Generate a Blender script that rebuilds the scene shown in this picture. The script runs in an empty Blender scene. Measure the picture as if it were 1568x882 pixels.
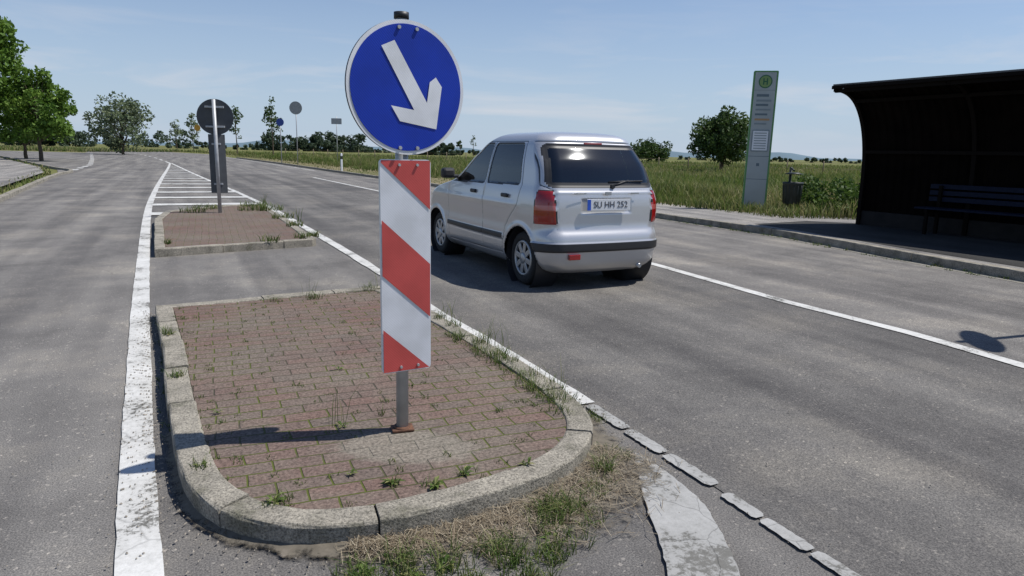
import bpy, math, random, bmesh
import numpy as np
from mathutils import Matrix, Vector
random.seed(4); RNG=np.random.default_rng(7)
scene=bpy.context.scene
scene.view_settings.view_transform='Standard'
try: scene.view_settings.look='None'
except Exception: pass
scene.view_settings.exposure=0

# ------------------------------------------------------------ helpers
def nmat(name):
    m=bpy.data.materials.new(name); m.use_nodes=True
    nt=m.node_tree; b=nt.nodes['Principled BSDF']; return m,nt,b
def N(nt,t,**k):
    n=nt.nodes.new(t)
    for a,v in k.items():
        if a in n.inputs: n.inputs[a].default_value=v
        else: setattr(n,a,v)
    return n
def L(nt,a,b): nt.links.new(a,b)
def ramp(nt,src,stops,interp='LINEAR'):
    r=nt.nodes.new('ShaderNodeValToRGB'); cr=r.color_ramp; cr.interpolation=interp
    while len(cr.elements)<len(stops): cr.elements.new(0.5)
    for e,(p,c) in zip(cr.elements,stops):
        e.position=p; e.color=(c[0],c[1],c[2],1)
    L(nt,src,r.inputs['Fac']); return r
def mix(nt,fac,a,b,mode='MIX'):
    m=nt.nodes.new('ShaderNodeMix'); m.data_type='RGBA'; m.blend_type=mode
    for s,i in ((fac,0),(a,6),(b,7)):
        if hasattr(s,'links') : L(nt,s,m.inputs[i])
        elif isinstance(s,(int,float)): m.inputs[i].default_value=s
        else: m.inputs[i].default_value=(s[0],s[1],s[2],1)
    return m.outputs[2]
def plain(name,col,rough=.6,metal=0,coat=0,var=.12,scale=6,bump=0,spec=.5):
    m,nt,b=nmat(name)
    tc=N(nt,'ShaderNodeTexCoord'); no=N(nt,'ShaderNodeTexNoise',Scale=scale,Detail=5.0)
    L(nt,tc.outputs['Object'],no.inputs['Vector'])
    lo=[c*(1-var) for c in col]; hi=[min(1,c*(1+var)) for c in col]
    r=ramp(nt,no.outputs['Fac'],[(.3,lo),(.7,hi)])
    L(nt,r.outputs['Color'],b.inputs['Base Color'])
    b.inputs['Roughness'].default_value=rough; b.inputs['Metallic'].default_value=metal
    b.inputs['Coat Weight'].default_value=coat; b.inputs['Specular IOR Level'].default_value=spec
    if bump:
        bp=N(nt,'ShaderNodeBump',Strength=bump,Distance=.01); L(nt,no.outputs['Fac'],bp.inputs['Height']); L(nt,bp.outputs['Normal'],b.inputs['Normal'])
    return m
def link(o,parent=None):
    scene.collection.objects.link(o)
    if parent is not None: o.parent=parent
    return o
def empty(name,loc=(0,0,0),rotz=0,parent=None):
    e=bpy.data.objects.new(name,None); e.location=loc; e.rotation_euler=(0,0,rotz); e.empty_display_size=.2
    return link(e,parent)
def mk(name,verts,faces,mats,parent=None,smooth=False,midx=None,loc=(0,0,0),rot=(0,0,0)):
    me=bpy.data.meshes.new(name); me.from_pydata([tuple(v) for v in verts],[],faces)
    if not isinstance(mats,(list,tuple)): mats=[mats]
    for m in mats: me.materials.append(m)
    if midx is not None: me.polygons.foreach_set('material_index',midx)
    if smooth: me.polygons.foreach_set('use_smooth',[True]*len(me.polygons))
    me.update()
    o=bpy.data.objects.new(name,me); o.location=loc; o.rotation_euler=rot
    return link(o,parent)
def mknp(name,V,loops,counts,mats,parent=None,midx=None,attrs=None,smooth=False):
    me=bpy.data.meshes.new(name)
    me.vertices.add(len(V)); me.vertices.foreach_set('co',np.asarray(V,dtype=np.float32).ravel())
    me.loops.add(len(loops)); me.loops.foreach_set('vertex_index',np.asarray(loops,dtype=np.int32))
    counts=np.asarray(counts,dtype=np.int32); starts=np.concatenate([[0],np.cumsum(counts)[:-1]]).astype(np.int32)
    me.polygons.add(len(counts)); me.polygons.foreach_set('loop_start',starts)
    try: me.polygons.foreach_set('loop_total',counts)
    except Exception: pass
    if not isinstance(mats,(list,tuple)): mats=[mats]
    for m in mats: me.materials.append(m)
    if midx is not None: me.polygons.foreach_set('material_index',np.asarray(midx,dtype=np.int32))
    me.polygons.foreach_set('use_smooth',np.full(len(counts),smooth,dtype=bool))
    for k,a in (attrs or {}).items():
        at=me.attributes.new(k,'FLOAT','POINT'); at.data.foreach_set('value',np.asarray(a,dtype=np.float32))
    me.update(calc_edges=True); me.validate()
    o=bpy.data.objects.new(name,me); return link(o,parent)
def box(name,c,s,mat,parent=None,bev=0.0,rot=(0,0,0)):
    bm=bmesh.new(); bmesh.ops.create_cube(bm,size=1)
    bmesh.ops.scale(bm,vec=s,verts=bm.verts)
    if bev: bmesh.ops.bevel(bm,geom=bm.edges[:],offset=bev,segments=2,affect='EDGES',profile=.5)
    me=bpy.data.meshes.new(name); bm.to_mesh(me); bm.free(); me.materials.append(mat)
    o=bpy.data.objects.new(name,me); o.location=c; o.rotation_euler=rot
    return link(o,parent)
def cyl(name,p0,p1,r0,mat,parent=None,r1=None,n=20,smooth=True):
    if r1 is None: r1=r0
    p0=Vector(p0);p1=Vector(p1);d=(p1-p0).normalized()
    a=d.orthogonal().normalized(); b=d.cross(a)
    V=[];F=[]
    for p,r in ((p0,r0),(p1,r1)):
        for i in range(n):
            t=2*math.pi*i/n; V.append(p+a*math.cos(t)*r+b*math.sin(t)*r)
    for i in range(n): F.append((i,(i+1)%n,n+(i+1)%n,n+i))
    F.append(tuple(range(n))[::-1]); F.append(tuple(range(n,2*n)))
    o=mk(name,V,F,mat,parent)
    if smooth: o.data.polygons.foreach_set('use_smooth',[True]*n+[False,False])
    return o
def poly(name,pts,z,mat,parent=None):
    V=[(p[0],p[1],z) for p in pts]; n=len(V); F=[tuple(range(n))]
    o=mk(name,V,F,mat,parent)
    bm=bmesh.new(); bm.from_mesh(o.data)
    bm.faces.ensure_lookup_table()
    bm.faces[0].normal_update()
    if bm.faces[0].normal.z<0: bmesh.ops.reverse_faces(bm,faces=bm.faces)
    bmesh.ops.triangulate(bm,faces=[f for f in bm.faces if len(f.verts)>4])
    bm.to_mesh(o.data); bm.free(); return o
def resample(pts,step,closed=False):
    P=[Vector(p[:2]) for p in pts]
    if closed: P.append(P[0].copy())
    cum=[0]
    for a,b in zip(P[:-1],P[1:]): cum.append(cum[-1]+(b-a).length)
    n=max(2,int(round(cum[-1]/step)))
    xs=np.linspace(0,cum[-1],n+1)
    X=np.interp(xs,cum,[p.x for p in P]); Y=np.interp(xs,cum,[p.y for p in P])
    out=list(zip(X,Y))
    if closed: out=out[:-1]
    return out
def smoothpoly(pts,it=2,closed=True):
    for _ in range(it):
        q=[]
        n=len(pts)
        rng=range(n) if closed else range(n-1)
        if not closed: q.append(pts[0])
        for i in rng:
            a=pts[i];b=pts[(i+1)%n]
            q.append((a[0]*.75+b[0]*.25,a[1]*.75+b[1]*.25)); q.append((a[0]*.25+b[0]*.75,a[1]*.25+b[1]*.75))
        if not closed: q.append(pts[-1])
        pts=q
    return pts
def normals2(P,closed):
    n=len(P);out=[]
    for i in range(n):
        a=P[(i-1)%n] if (closed or i>0) else P[i]; b=P[(i+1)%n] if (closed or i<n-1) else P[i]
        t=Vector((b[0]-a[0],b[1]-a[1])).normalized(); out.append(Vector((-t.y,t.x)))
    return out
def strip(name,pts,w,z,mat,parent=None,step=.5,closed=False,gap=None,jit=0):
    P=resample(pts,step,closed); nn=normals2(P,closed); V=[];F=[]
    W=w if callable(w) else (lambda x,y:w)
    for (x,y),n in zip(P,nn):
        ww=W(x,y)/2
        j1=ww+random.uniform(-jit,jit); j2=ww+random.uniform(-jit,jit)
        V+=[(x+n.x*j1,y+n.y*j1,z),(x-n.x*j2,y-n.y*j2,z)]
    s=0
    for i in range(len(P)-1):
        d=math.hypot(P[i+1][0]-P[i][0],P[i+1][1]-P[i][1])
        if gap is None or (s%(gap[0]+gap[1]))<gap[0]: F.append((2*i,2*i+1,2*i+3,2*i+2))
        s+=d
    return mk(name,V,F,mat,parent)
def kerb(name,pts,mat,closed,width,top,seg,side=1,parent=None,bottom=-.03,gapw=.007,bev=.012):
    sub=6
    P=resample(pts,seg/sub,closed)
    if closed:
        while len(P)%sub: P=P[:-1]
    nn=normals2(P,closed); V=[];F=[]
    n=len(P); nseg=n//sub if closed else (n-1)//sub
    prof=[(0,bottom),(0,top-bev),(bev*.35,top-bev*.3),(bev,top),(width-bev,top),(width-bev*.35,top-bev*.3),(width,top-bev),(width,bottom)]
    m=len(prof)
    for s in range(nseg):
        base=len(V); dz=random.uniform(-.006,.006); dx=random.uniform(-.006,.006); tilt=random.uniform(-.035,.035)
        for k in range(sub+1):
            i=(s*sub+k)%n; x,y=P[i]; nx=nn[i]
            if k in (0,sub):
                j=(s*sub+(1 if k==0 else sub-1))%n
                d=Vector((P[j][0]-x,P[j][1]-y)); 
                if d.length>0: d.normalize()
                x+=d.x*gapw/2; y+=d.y*gapw/2
            for (o,z) in prof:
                oo=o*side+dx+random.uniform(-.0022,.0022)
                V.append((x+nx.x*oo,y+nx.y*oo,z+(dz+tilt*(o-width/2)+random.uniform(-.0022,.0022) if z>bottom else 0)))
        for k in range(sub):
            for q in range(m-1):
                a=base+k*m+q; f=(a,a+1,a+m+1,a+m)
                F.append(f if side<0 else f[::-1])
        F.append(tuple(base+q for q in range(m))); F.append(tuple(base+sub*m+q for q in range(m))[::-1])
    return mk(name,V,F,mat,parent)

# ------------------------------------------------------------ materials
def worldpos(nt,rot=0,scale=None):
    g=N(nt,'ShaderNodeNewGeometry'); mp=N(nt,'ShaderNodeMapping')
    mp.inputs['Rotation'].default_value=(0,0,rot)
    L(nt,g.outputs['Position'],mp.inputs['Vector'])
    if scale is None: return mp.outputs['Vector']
    m2=N(nt,'ShaderNodeMapping'); m2.inputs['Scale'].default_value=scale
    L(nt,mp.outputs['Vector'],m2.inputs['Vector']); return m2.outputs['Vector']
RD=math.radians(-26)
def asphalt(name,base,warm=0.0,crack=.5):
    m,nt,b=nmat(name)
    p=worldpos(nt,RD); ps=worldpos(nt,RD,(1.5,.07,1))
    fine=N(nt,'ShaderNodeTexNoise',Scale=150.0,Detail=3.0,Roughness=.7); L(nt,p,fine.inputs['Vector'])
    vor=N(nt,'ShaderNodeTexVoronoi',Scale=85.0); L(nt,p,vor.inputs['Vector'])
    big=N(nt,'ShaderNodeTexNoise',Scale=.8,Detail=7.0,Roughness=.68); L(nt,p,big.inputs['Vector'])
    st=N(nt,'ShaderNodeTexNoise',Scale=1.4,Detail=5.0); L(nt,ps,st.inputs['Vector'])
    c1=ramp(nt,big.outputs['Fac'],[(.3,[base*.66*(1+warm),base*.66,base*.67*(1-warm)]),(.5,[base*(1+warm),base,base*(1-warm)]),(.7,[base*1.5*(1+warm),base*1.46,base*1.36*(1-warm)])])
    c2=ramp(nt,st.outputs['Fac'],[(.35,(.72,.72,.73)),(.65,(1.22,1.22,1.2))])
    c=mix(nt,1.0,c1.outputs['Color'],c2.outputs['Color'],'MULTIPLY')
    c3=ramp(nt,fine.outputs['Fac'],[(.33,(.5,.5,.51)),(.5,(1,1,1)),(.68,(1.7,1.66,1.6))])
    c=mix(nt,1.0,c,c3.outputs['Color'],'MULTIPLY')
    sp=ramp(nt,vor.outputs['Color'],[(.84,(1,1,1)),(.92,(2.0,1.95,1.85))],'LINEAR')
    c=mix(nt,.8,c,sp.outputs['Color'],'MULTIPLY')
    wn=N(nt,'ShaderNodeTexNoise',Scale=2.2,Detail=4.0); L(nt,p,wn.inputs['Vector'])
    wp=nt.nodes.new('ShaderNodeVectorMath'); wp.operation='MULTIPLY_ADD'
    L(nt,wn.outputs['Color'],wp.inputs[0]); wp.inputs[1].default_value=(.7,.7,.7); L(nt,p,wp.inputs[2])
    cv=N(nt,'ShaderNodeTexVoronoi',Scale=.5,feature='DISTANCE_TO_EDGE'); L(nt,wp.outputs[0],cv.inputs['Vector'])
    cr=ramp(nt,cv.outputs['Distance'],[(.0,(.4,.4,.4)),(.006,(1,1,1))])
    msk=ramp(nt,big.outputs['Fac'],[(.5,(0,0,0)),(.6,(crack,crack,crack))])
    c=mix(nt,msk.outputs['Color'],c,mix(nt,1.0,c,cr.outputs['Color'],'MULTIPLY'))
    L(nt,c,b.inputs['Base Color']); b.inputs['Roughness'].default_value=.88; b.inputs['Specular IOR Level'].default_value=.25
    bp=N(nt,'ShaderNodeBump',Strength=.6,Distance=.006); L(nt,fine.outputs['Fac'],bp.inputs['Height']); L(nt,bp.outputs['Normal'],b.inputs['Normal'])
    return m
M_asph=asphalt('asphalt_left',.145,.05,.5)
M_asph2=asphalt('asphalt_right',.118,.05,.4)
M_asph3=asphalt('asphalt_bay',.150,.055,.5)
M_pave=asphalt('pavement_surface',.20,.05,.4)
M_floor_shadow=asphalt('shelter_floor_shadow_surface',.035,.03,.3)  # asphalt darkened to put the shelter's shadow into the colour
def paintmat(name,wear=.45,col=.62,ckd=.55,ckscale=3.2):
    m,nt,b=nmat(name)
    p=worldpos(nt,RD)
    n1=N(nt,'ShaderNodeTexNoise',Scale=38.0,Detail=7.0,Roughness=.75); L(nt,p,n1.inputs['Vector'])
    n2=N(nt,'ShaderNodeTexNoise',Scale=3.0,Detail=5.0); L(nt,p,n2.inputs['Vector'])
    v=N(nt,'ShaderNodeTexVoronoi',Scale=ckscale,feature='DISTANCE_TO_EDGE')
    wv=nt.nodes.new('ShaderNodeVectorMath'); wv.operation='MULTIPLY_ADD'; L(nt,n2.outputs['Color'],wv.inputs[0]); wv.inputs[1].default_value=(.18,.18,.18); L(nt,p,wv.inputs[2])
    L(nt,wv.outputs[0],v.inputs['Vector'])
    ck=ramp(nt,v.outputs['Distance'],[(.0,(ckd,ckd,ckd)),(.010,(1,1,1))])
    cw=ramp(nt,n2.outputs['Fac'],[(.3,(col*.74,col*.73,col*.69)),(.65,(col,col*.99,col*.95))])
    add=nt.nodes.new('ShaderNodeMath'); add.operation='ADD'; L(nt,n1.outputs['Fac'],add.inputs[0]); L(nt,n2.outputs['Fac'],add.inputs[1])
    hv=nt.nodes.new('ShaderNodeMath'); hv.operation='MULTIPLY'; hv.inputs[1].default_value=.5; L(nt,add.outputs[0],hv.inputs[0])
    t=.25+wear*.28
    w=ramp(nt,hv.outputs[0],[(t,(0,0,0)),(t+.05,(1,1,1))])
    c=mix(nt,w.outputs['Color'],(.15,.145,.13),cw.outputs['Color'])
    c=mix(nt,1.0,c,ck.outputs['Color'],'MULTIPLY')
    f2=ramp(nt,n1.outputs['Fac'],[(.3,(.78,.78,.77)),(.6,(1.05,1.05,1.05))])
    c=mix(nt,1.0,c,f2.outputs['Color'],'MULTIPLY')
    L(nt,c,b.inputs['Base Color']); b.inputs['Roughness'].default_value=.75
    bp=N(nt,'ShaderNodeBump',Strength=.4,Distance=.004); L(nt,n1.outputs['Fac'],bp.inputs['Height']); L(nt,bp.outputs['Normal'],b.inputs['Normal'])
    return m
M_paint=paintmat('road_paint',.54,.60,.7,1.2)
M_paintw=paintmat('road_paint_worn',.66,.35,.5,3.4)
def concrete(name,col):
    m,nt,b=nmat(name)
    p=worldpos(nt)
    n1=N(nt,'ShaderNodeTexNoise',Scale=5.0,Detail=7.0,Roughness=.68); L(nt,p,n1.inputs['Vector'])
    n2=N(nt,'ShaderNodeTexNoise',Scale=110.0,Detail=3.0,Roughness=.7); L(nt,p,n2.inputs['Vector'])
    c=ramp(nt,n1.outputs['Fac'],[(.28,[col[0]*.38,col[1]*.40,col[2]*.32]),(.47,[x*.85 for x in col]),(.7,[min(1,x*1.3) for x in col])])
    s=ramp(nt,n2.outputs['Fac'],[(.35,(.42,.42,.40)),(.52,(1.05,1.05,1.05)),(.7,(1.55,1.55,1.5))])
    cc=mix(nt,1.0,c.outputs['Color'],s.outputs['Color'],'MULTIPLY')
    L(nt,cc,b.inputs['Base Color']); b.inputs['Roughness'].default_value=.88
    bp=N(nt,'ShaderNodeBump',Strength=.8,Distance=.006); L(nt,n2.outputs['Fac'],bp.inputs['Height']); L(nt,bp.outputs['Normal'],b.inputs['Normal'])
    return m
M_kerb=concrete('kerb_concrete',(.275,.25,.205))
M_kerb2=concrete('kerb_concrete_dark',(.22,.205,.175))
def brickmat():
    m,nt,b=nmat('brick_paving')
    p=worldpos(nt,math.radians(-24))
    wn=N(nt,'ShaderNodeTexNoise',Scale=1.6,Detail=5.0); L(nt,p,wn.inputs['Vector'])
    wv=nt.nodes.new('ShaderNodeVectorMath'); wv.operation='MULTIPLY_ADD'; L(nt,wn.outputs['Color'],wv.inputs[0]); wv.inputs[1].default_value=(.06,.06,0); L(nt,p,wv.inputs[2])
    br=N(nt,'ShaderNodeTexBrick'); br.offset=.5; br.squash=1
    br.inputs['Scale'].default_value=1; br.inputs['Brick Width'].default_value=.20; br.inputs['Row Height'].default_value=.10
    br.inputs['Mortar Size'].default_value=.0055; br.inputs['Mortar Smooth'].default_value=.6; br.inputs['Bias'].default_value=-.1
    br.inputs['Color1'].default_value=(.150,.088,.074,1); br.inputs['Color2'].default_value=(.118,.092,.080,1); br.inputs['Mortar'].default_value=(.05,.05,.03,1)
    L(nt,wv.outputs[0],br.inputs['Vector'])
    n1=N(nt,'ShaderNodeTexNoise',Scale=1.5,Detail=8.0,Roughness=.7); L(nt,p,n1.inputs['Vector'])
    n2=N(nt,'ShaderNodeTexNoise',Scale=70.0,Detail=4.0,Roughness=.7); L(nt,p,n2.inputs['Vector'])
    d=ramp(nt,n1.outputs['Fac'],[(.38,(.12,.12,.12)),(.66,(.85,.85,.85))])
    c=mix(nt,d.outputs['Color'],br.outputs['Color'],(.165,.140,.112))
    s=ramp(nt,n2.outputs['Fac'],[(.3,(.45,.45,.45)),(.7,(1.6,1.6,1.6))])
    c=mix(nt,1.0,c,s.outputs['Color'],'MULTIPLY')
    n3=N(nt,'ShaderNodeTexNoise',Scale=2.3,Detail=4.0); L(nt,p,n3.inputs['Vector'])
    mo=ramp(nt,n3.outputs['Fac'],[(.40,(.06,.048,.035)),(.53,(.085,.10,.018))])
    jf=ramp(nt,n3.outputs['Fac'],[(.35,(.5,.5,.5)),(.58,(1,1,1))])
    mf=mix(nt,1.0,br.outputs['Fac'],jf.outputs['Color'],'MULTIPLY')
    c=mix(nt,mf,c,mo.outputs['Color'])
    g=N(nt,'ShaderNodeNewGeometry'); ds=nt.nodes.new('ShaderNodeVectorMath'); ds.operation='DISTANCE'
    mpp=N(nt,'ShaderNodeMapping'); mpp.inputs['Scale'].default_value=(1,1.7,1); L(nt,g.outputs['Position'],mpp.inputs['Vector'])
    L(nt,mpp.outputs['Vector'],ds.inputs[0]); ds.inputs[1].default_value=(-.46,2.76*1.7,.09)
    sub=nt.nodes.new('ShaderNodeMath'); sub.operation='MULTIPLY_ADD'; L(nt,n1.outputs['Fac'],sub.inputs[0]); sub.inputs[1].default_value=-.45; L(nt,ds.outputs['Value'],sub.inputs[2])
    hr=ramp(nt,sub.outputs[0],[(.0,(.85,.85,.85)),(.03,(.7,.7,.7)),(.10,(0,0,0))])
    cn=mix(nt,1.0,(.20,.178,.145),s.outputs['Color'],'MULTIPLY')
    c=mix(nt,hr.outputs['Color'],c,cn)
    L(nt,c,b.inputs['Base Color']); b.inputs['Roughness'].default_value=.92; b.inputs['Specular IOR Level'].default_value=.25
    inv=nt.nodes.new('ShaderNodeMath'); inv.operation='SUBTRACT'; inv.inputs[0].default_value=1; L(nt,br.outputs['Fac'],inv.inputs[1])
    ad=nt.nodes.new('ShaderNodeMath'); ad.operation='MULTIPLY_ADD'; L(nt,n2.outputs['Fac'],ad.inputs[0]); ad.inputs[1].default_value=.8; L(nt,inv.outputs[0],ad.inputs[2])
    bp=N(nt,'ShaderNodeBump',Strength=.7,Distance=.008); L(nt,ad.outputs[0],bp.inputs['Height']); L(nt,bp.outputs['Normal'],b.inputs['Normal'])
    return m
M_brick=brickmat()
def grassground(name,a,bb,cc):
    m,nt,b=nmat(name)
    p=worldpos(nt)
    n1=N(nt,'ShaderNodeTexNoise',Scale=.06,Detail=10.0,Roughness=.65); L(nt,p,n1.inputs['Vector'])
    n2=N(nt,'ShaderNodeTexNoise',Scale=9.0,Detail=5.0); L(nt,p,n2.inputs['Vector'])
    c=ramp(nt,n1.outputs['Fac'],[(.35,a),(.5,bb),(.68,cc)])
    s=ramp(nt,n2.outputs['Fac'],[(.3,(.55,.55,.55)),(.7,(1.3,1.3,1.3))])
    L(nt,mix(nt,1.0,c.outputs['Color'],s.outputs['Color'],'MULTIPLY'),b.inputs['Base Color']); b.inputs['Roughness'].default_value=1; b.inputs['Specular IOR Level'].default_value=.1
    return m
M_ground=grassground('field_ground',(.10,.125,.035),(.15,.155,.055),(.20,.175,.085))
M_verge=grassground('verge_soil',(.12,.13,.05),(.19,.165,.09),(.27,.22,.14))
def bladem(name,stops,transl=.35):
    m,nt,b=nmat(name)
    at=N(nt,'ShaderNodeAttribute'); at.attribute_name='rnd'
    c=ramp(nt,at.outputs['Fac'],stops)
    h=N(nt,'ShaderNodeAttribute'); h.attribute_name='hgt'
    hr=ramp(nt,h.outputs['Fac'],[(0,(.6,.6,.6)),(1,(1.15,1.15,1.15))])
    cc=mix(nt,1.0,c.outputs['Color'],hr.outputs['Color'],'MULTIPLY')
    L(nt,cc,b.inputs['Base Color']); b.inputs['Roughness'].default_value=.6; b.inputs['Specular IOR Level'].default_value=.25
    tr=N(nt,'ShaderNodeBsdfTranslucent'); L(nt,cc,tr.inputs['Color'])
    mx=N(nt,'ShaderNodeMixShader'); mx.inputs[0].default_value=transl
    L(nt,b.outputs[0],mx.inputs[1]); L(nt,tr.outputs[0],mx.inputs[2])
    L(nt,mx.outputs[0],nt.nodes['Material Output'].inputs['Surface'])
    return m
M_meadow=bladem('meadow_blades',[(0,(.07,.125,.022)),(.4,(.13,.18,.038)),(.65,(.22,.22,.08)),(1,(.40,.34,.19))],.4)
M_green=bladem('weed_blades',[(0,(.06,.11,.02)),(.6,(.12,.18,.04)),(1,(.30,.28,.12))])
M_dry=bladem('dry_straw',[(0,(.12,.09,.06)),(.5,(.25,.20,.135)),(1,(.44,.38,.28))],.2)
M_nettle=bladem('nettle_leaves',[(0,(.03,.065,.012)),(1,(.10,.16,.03))])
def blades(name,pts,h,w,lean,mat,parent=None,wid2=.7,tone=None):
    pts=np.asarray(pts,float); n=len(pts); h=np.broadcast_to(h,n); w=np.broadcast_to(w,n); lean=np.broadcast_to(lean,n)
    a=RNG.uniform(0,2*math.pi,n); f=RNG.uniform(0,2*math.pi,n)
    ld=np.stack([np.cos(a),np.sin(a)],1); wd=np.stack([np.cos(f),np.sin(f)],1)
    V=np.zeros((n,5,3)); V[:,:,:]=pts[:,None,:]
    V[:,0,:2]-=wd*w[:,None]/2; V[:,1,:2]+=wd*w[:,None]/2
    m=ld*(lean*h*.3)[:,None]
    V[:,2,:2]+=m-wd*(w*wid2)[:,None]/2; V[:,3,:2]+=m+wd*(w*wid2)[:,None]/2
    V[:,2,2]+=h*.55; V[:,3,2]+=h*.55
    V[:,4,:2]+=ld*(lean*h)[:,None]; V[:,4,2]+=h*np.sqrt(np.clip(1-(lean*.8)**2,.04,1))
    i=np.arange(n)[:,None]*5
    loops=np.concatenate([i+0,i+1,i+3,i+2,i+2,i+3,i+4],1).ravel()
    counts=np.tile([4,3],n)
    r0=RNG.uniform(0,1,n)
    if tone is not None: r0=np.clip(r0*.6+tone*.4,0,1)
    r=np.repeat(r0,5); hg=np.tile([0,0,.55,.55,1.],n)
    return mknp(name,V.reshape(-1,3),loops,counts,mat,parent,attrs={'rnd':r,'hgt':hg})

# ------------------------------------------------------------ ground
g=poly('ground',[(-2500,-300),(2500,-300),(2500,3500),(-2500,3500)],-.02,M_ground)
kR=[(9.6,-3),(8.0,1.9),(6.72,5.7),(5.98,7.87),(5.44,9.47),(4.68,12.07),(3.21,15.02),(-.9,22.4),(-5.99,31.99),(-11.49,42.24),(-20.85,60.05),(-33,82),(-51,115),(-110,190),(-230,280)]
lL=[(1.05,-2),(-.05,0),(-1.17,1.95),(-1.63,2.79),(-2.30,4.05),(-2.92,5.2),(-4.35,7.93),(-6.52,12.08),(-8.67,16.3),(-12.9,25),(-21.5,43),(-26,52.2)]
lR=[(1.9,.4),(1.55,1.15),(1.16,1.98),(1.08,2.15),(.97,2.36),(.88,2.60),(.75,2.88),(.59,3.21),(.43,3.56),(.10,4.24),(-.20,4.84),(-.70,5.75),(-1.52,7.63),(-3.02,10.62),(-6.28,17.03),(-14.91,32.29),(-25.96,52.3)]
edgeL=[(-2.0,-3),(-4.05,2),(-11.54,15.36),(-19.3,29.2)]
farL=[(-24.2,36.5),(-45,61),(-95,98),(-98,104),(-62,100),(-66,107),(-118,190),(-235,300)]
road=[(9.6,-3)]+kR[1:]+farL[::-1]+edgeL[::-1]
poly('road',road,0.0,M_asph)
lane=[(5.2,.3),(3.49,4.46),(3.21,5.26),(2.62,6.44),(1.78,8.56),(-.9,14.2),(-4.48,22.76),(-9.42,32.36),(-11.3,37)]
poly('road_right_lane',lR[:-1][::1]+[(-14.91,33)]+[(-11.3,37)]+lane[::-1],.004,M_asph2)
poly('road_bus_bay',lane+[(-8.6,37)]+[k for k in kR[::-1] if 0<k[1]<36]+[(8.6,0)],.004,M_asph3)
rm=empty('road_markings')
strip('edge_line_left',smoothpoly(lL,2,False),.135,.009,M_paint,rm,step=.12,jit=.003)
strip('island_line_far',smoothpoly([p for p in lR if p[1]>3.3],1,False),lambda x,y:.10 if y<8 else .13,.009,M_paint,rm,step=.2,jit=.006)
def block(a,b,w,nm):
    a=Vector(a);b=Vector(b);t=(b-a).normalized();n=Vector((-t.y,t.x));k=12;Lp=[];Rp=[]
    for i in range(k+1):
        p=a.lerp(b,i/k); e_=-.010 if i in (0,k) else 0
        Lp.append(p+n*(w/2+e_+random.uniform(-.004,.003))); Rp.append(p-n*(w/2+e_+random.uniform(-.004,.003)))
    poly(nm,[(p.x,p.y) for p in Lp+Rp[::-1]],.011,M_paintw,rm)
block((.44,3.53),(.585,3.22),.07,'block_a'); block((.595,3.195),(.715,2.945),.07,'block_b'); block((.725,2.92),(.865,2.64),.07,'block_c')
block((.885,2.565),(.965,2.385),.06,'block_d'); block((.972,2.37),(1.065,2.17),.06,'block_e'); block((1.072,2.155),(1.18,1.93),.06,'block_f'); block((1.186,1.915),(1.6,1.05),.06,'block_g')
bar=[(.575,2.94),(.615,2.90),(.66,2.81),(.71,2.68),(.775,2.50),(.785,2.25),(.77,2.02),(.75,1.6),(.50,1.6),(.53,2.01),(.545,2.2),(.54,2.44),(.555,2.7)]
bar=[(x+random.uniform(-.004,.004),y+random.uniform(-.004,.004)) for x,y in resample(smoothpoly(bar,1),.03,True)]
poly('approach_bar',bar,.013,M_paintw,rm)
strip('lane_line',lane[:-1],.125,.010,M_paint,rm,step=.15,jit=.003)
strip('edge_line_far_left',[(-2.35,-2),(-4.2,2),(-11.65,15.2),(-19.0,28.4)],.12,.009,M_paint,rm,step=.4,jit=.003)
def yint(pl,y): 
    q=sorted(pl,key=lambda p:p[1]); return float(np.interp(y,[p[1] for p in q],[p[0] for p in q]))
k=0
for y0 in np.arange(13.2,43,2.1):
    x0=yint(lL,y0)+.05
    def hit(xs,ys):
        s=0
        while s<9:
            x=xs+.9*s; y=ys+.43*s
            if x>yint(lR,y)-.03: return (x,y)
            s+=.05
        return (x,y)
    a=(x0,y0); b_=(yint(lL,y0+.5)+.05,y0+.5)
    poly('hatch_%d'%k,[a,hit(*a),hit(*b_),b_],.014,M_paint,rm); k+=1
strip('centre_dashes',[(-26,52.2),(-35,68),(-50,93),(-80,138),(-140,215)],.16,.009,M_paint,rm,step=1.5,gap=(4.5,4.5))
strip('junction_dashes',[(-20.5,31.5),(-27,44),(-36,59),(-58,95)],.3,.009,M_paint,rm,step=.5,gap=(1.5,1.5))
strip('edge_far_right',[(-12.3,42.5),(-21.6,60),(-51.6,115)],.14,.009,M_paint,rm,step=1.5)

def island(name,out,top=.1,seg=.62):
    e=empty(name)
    o=[tuple(p) for p in out]
    area=sum(o[i][0]*o[(i+1)%len(o)][1]-o[(i+1)%len(o)][0]*o[i][1] for i in range(len(o)))
    side=1 if area>0 else -1
    kerb('kerb_stones',o,M_kerb,True,.125,top,seg,side,e)
    P=resample(o,.08,True); nn=normals2(P,True)
    inn=[(p[0]+n.x*.122*side,p[1]+n.y*.122*side) for p,n in zip(P,nn)]
    poly('brick_paving',inn,top-.012,M_brick,e)
    return e,inn
iso=[(-2.84,5.30),(-2.3,4.33),(-1.77,3.34),(-1.36,2.59),(-1.20,2.35),(-1.02,2.19),(-.86,2.12),(-.67,2.09),(-.40,2.15),(-.04,2.36),(.22,2.59),(.36,2.82),(.41,3.06),(.38,3.29),(.29,3.56),(-.09,4.33),(-.52,5.11),(-.95,5.85),(-1.22,6.28)]
isoS=[iso[0]]+smoothpoly(iso[1:-1],1,False)+[iso[-1]]
isl1,inn1=island('traffic_island',isoS,.10,.6)
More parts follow.
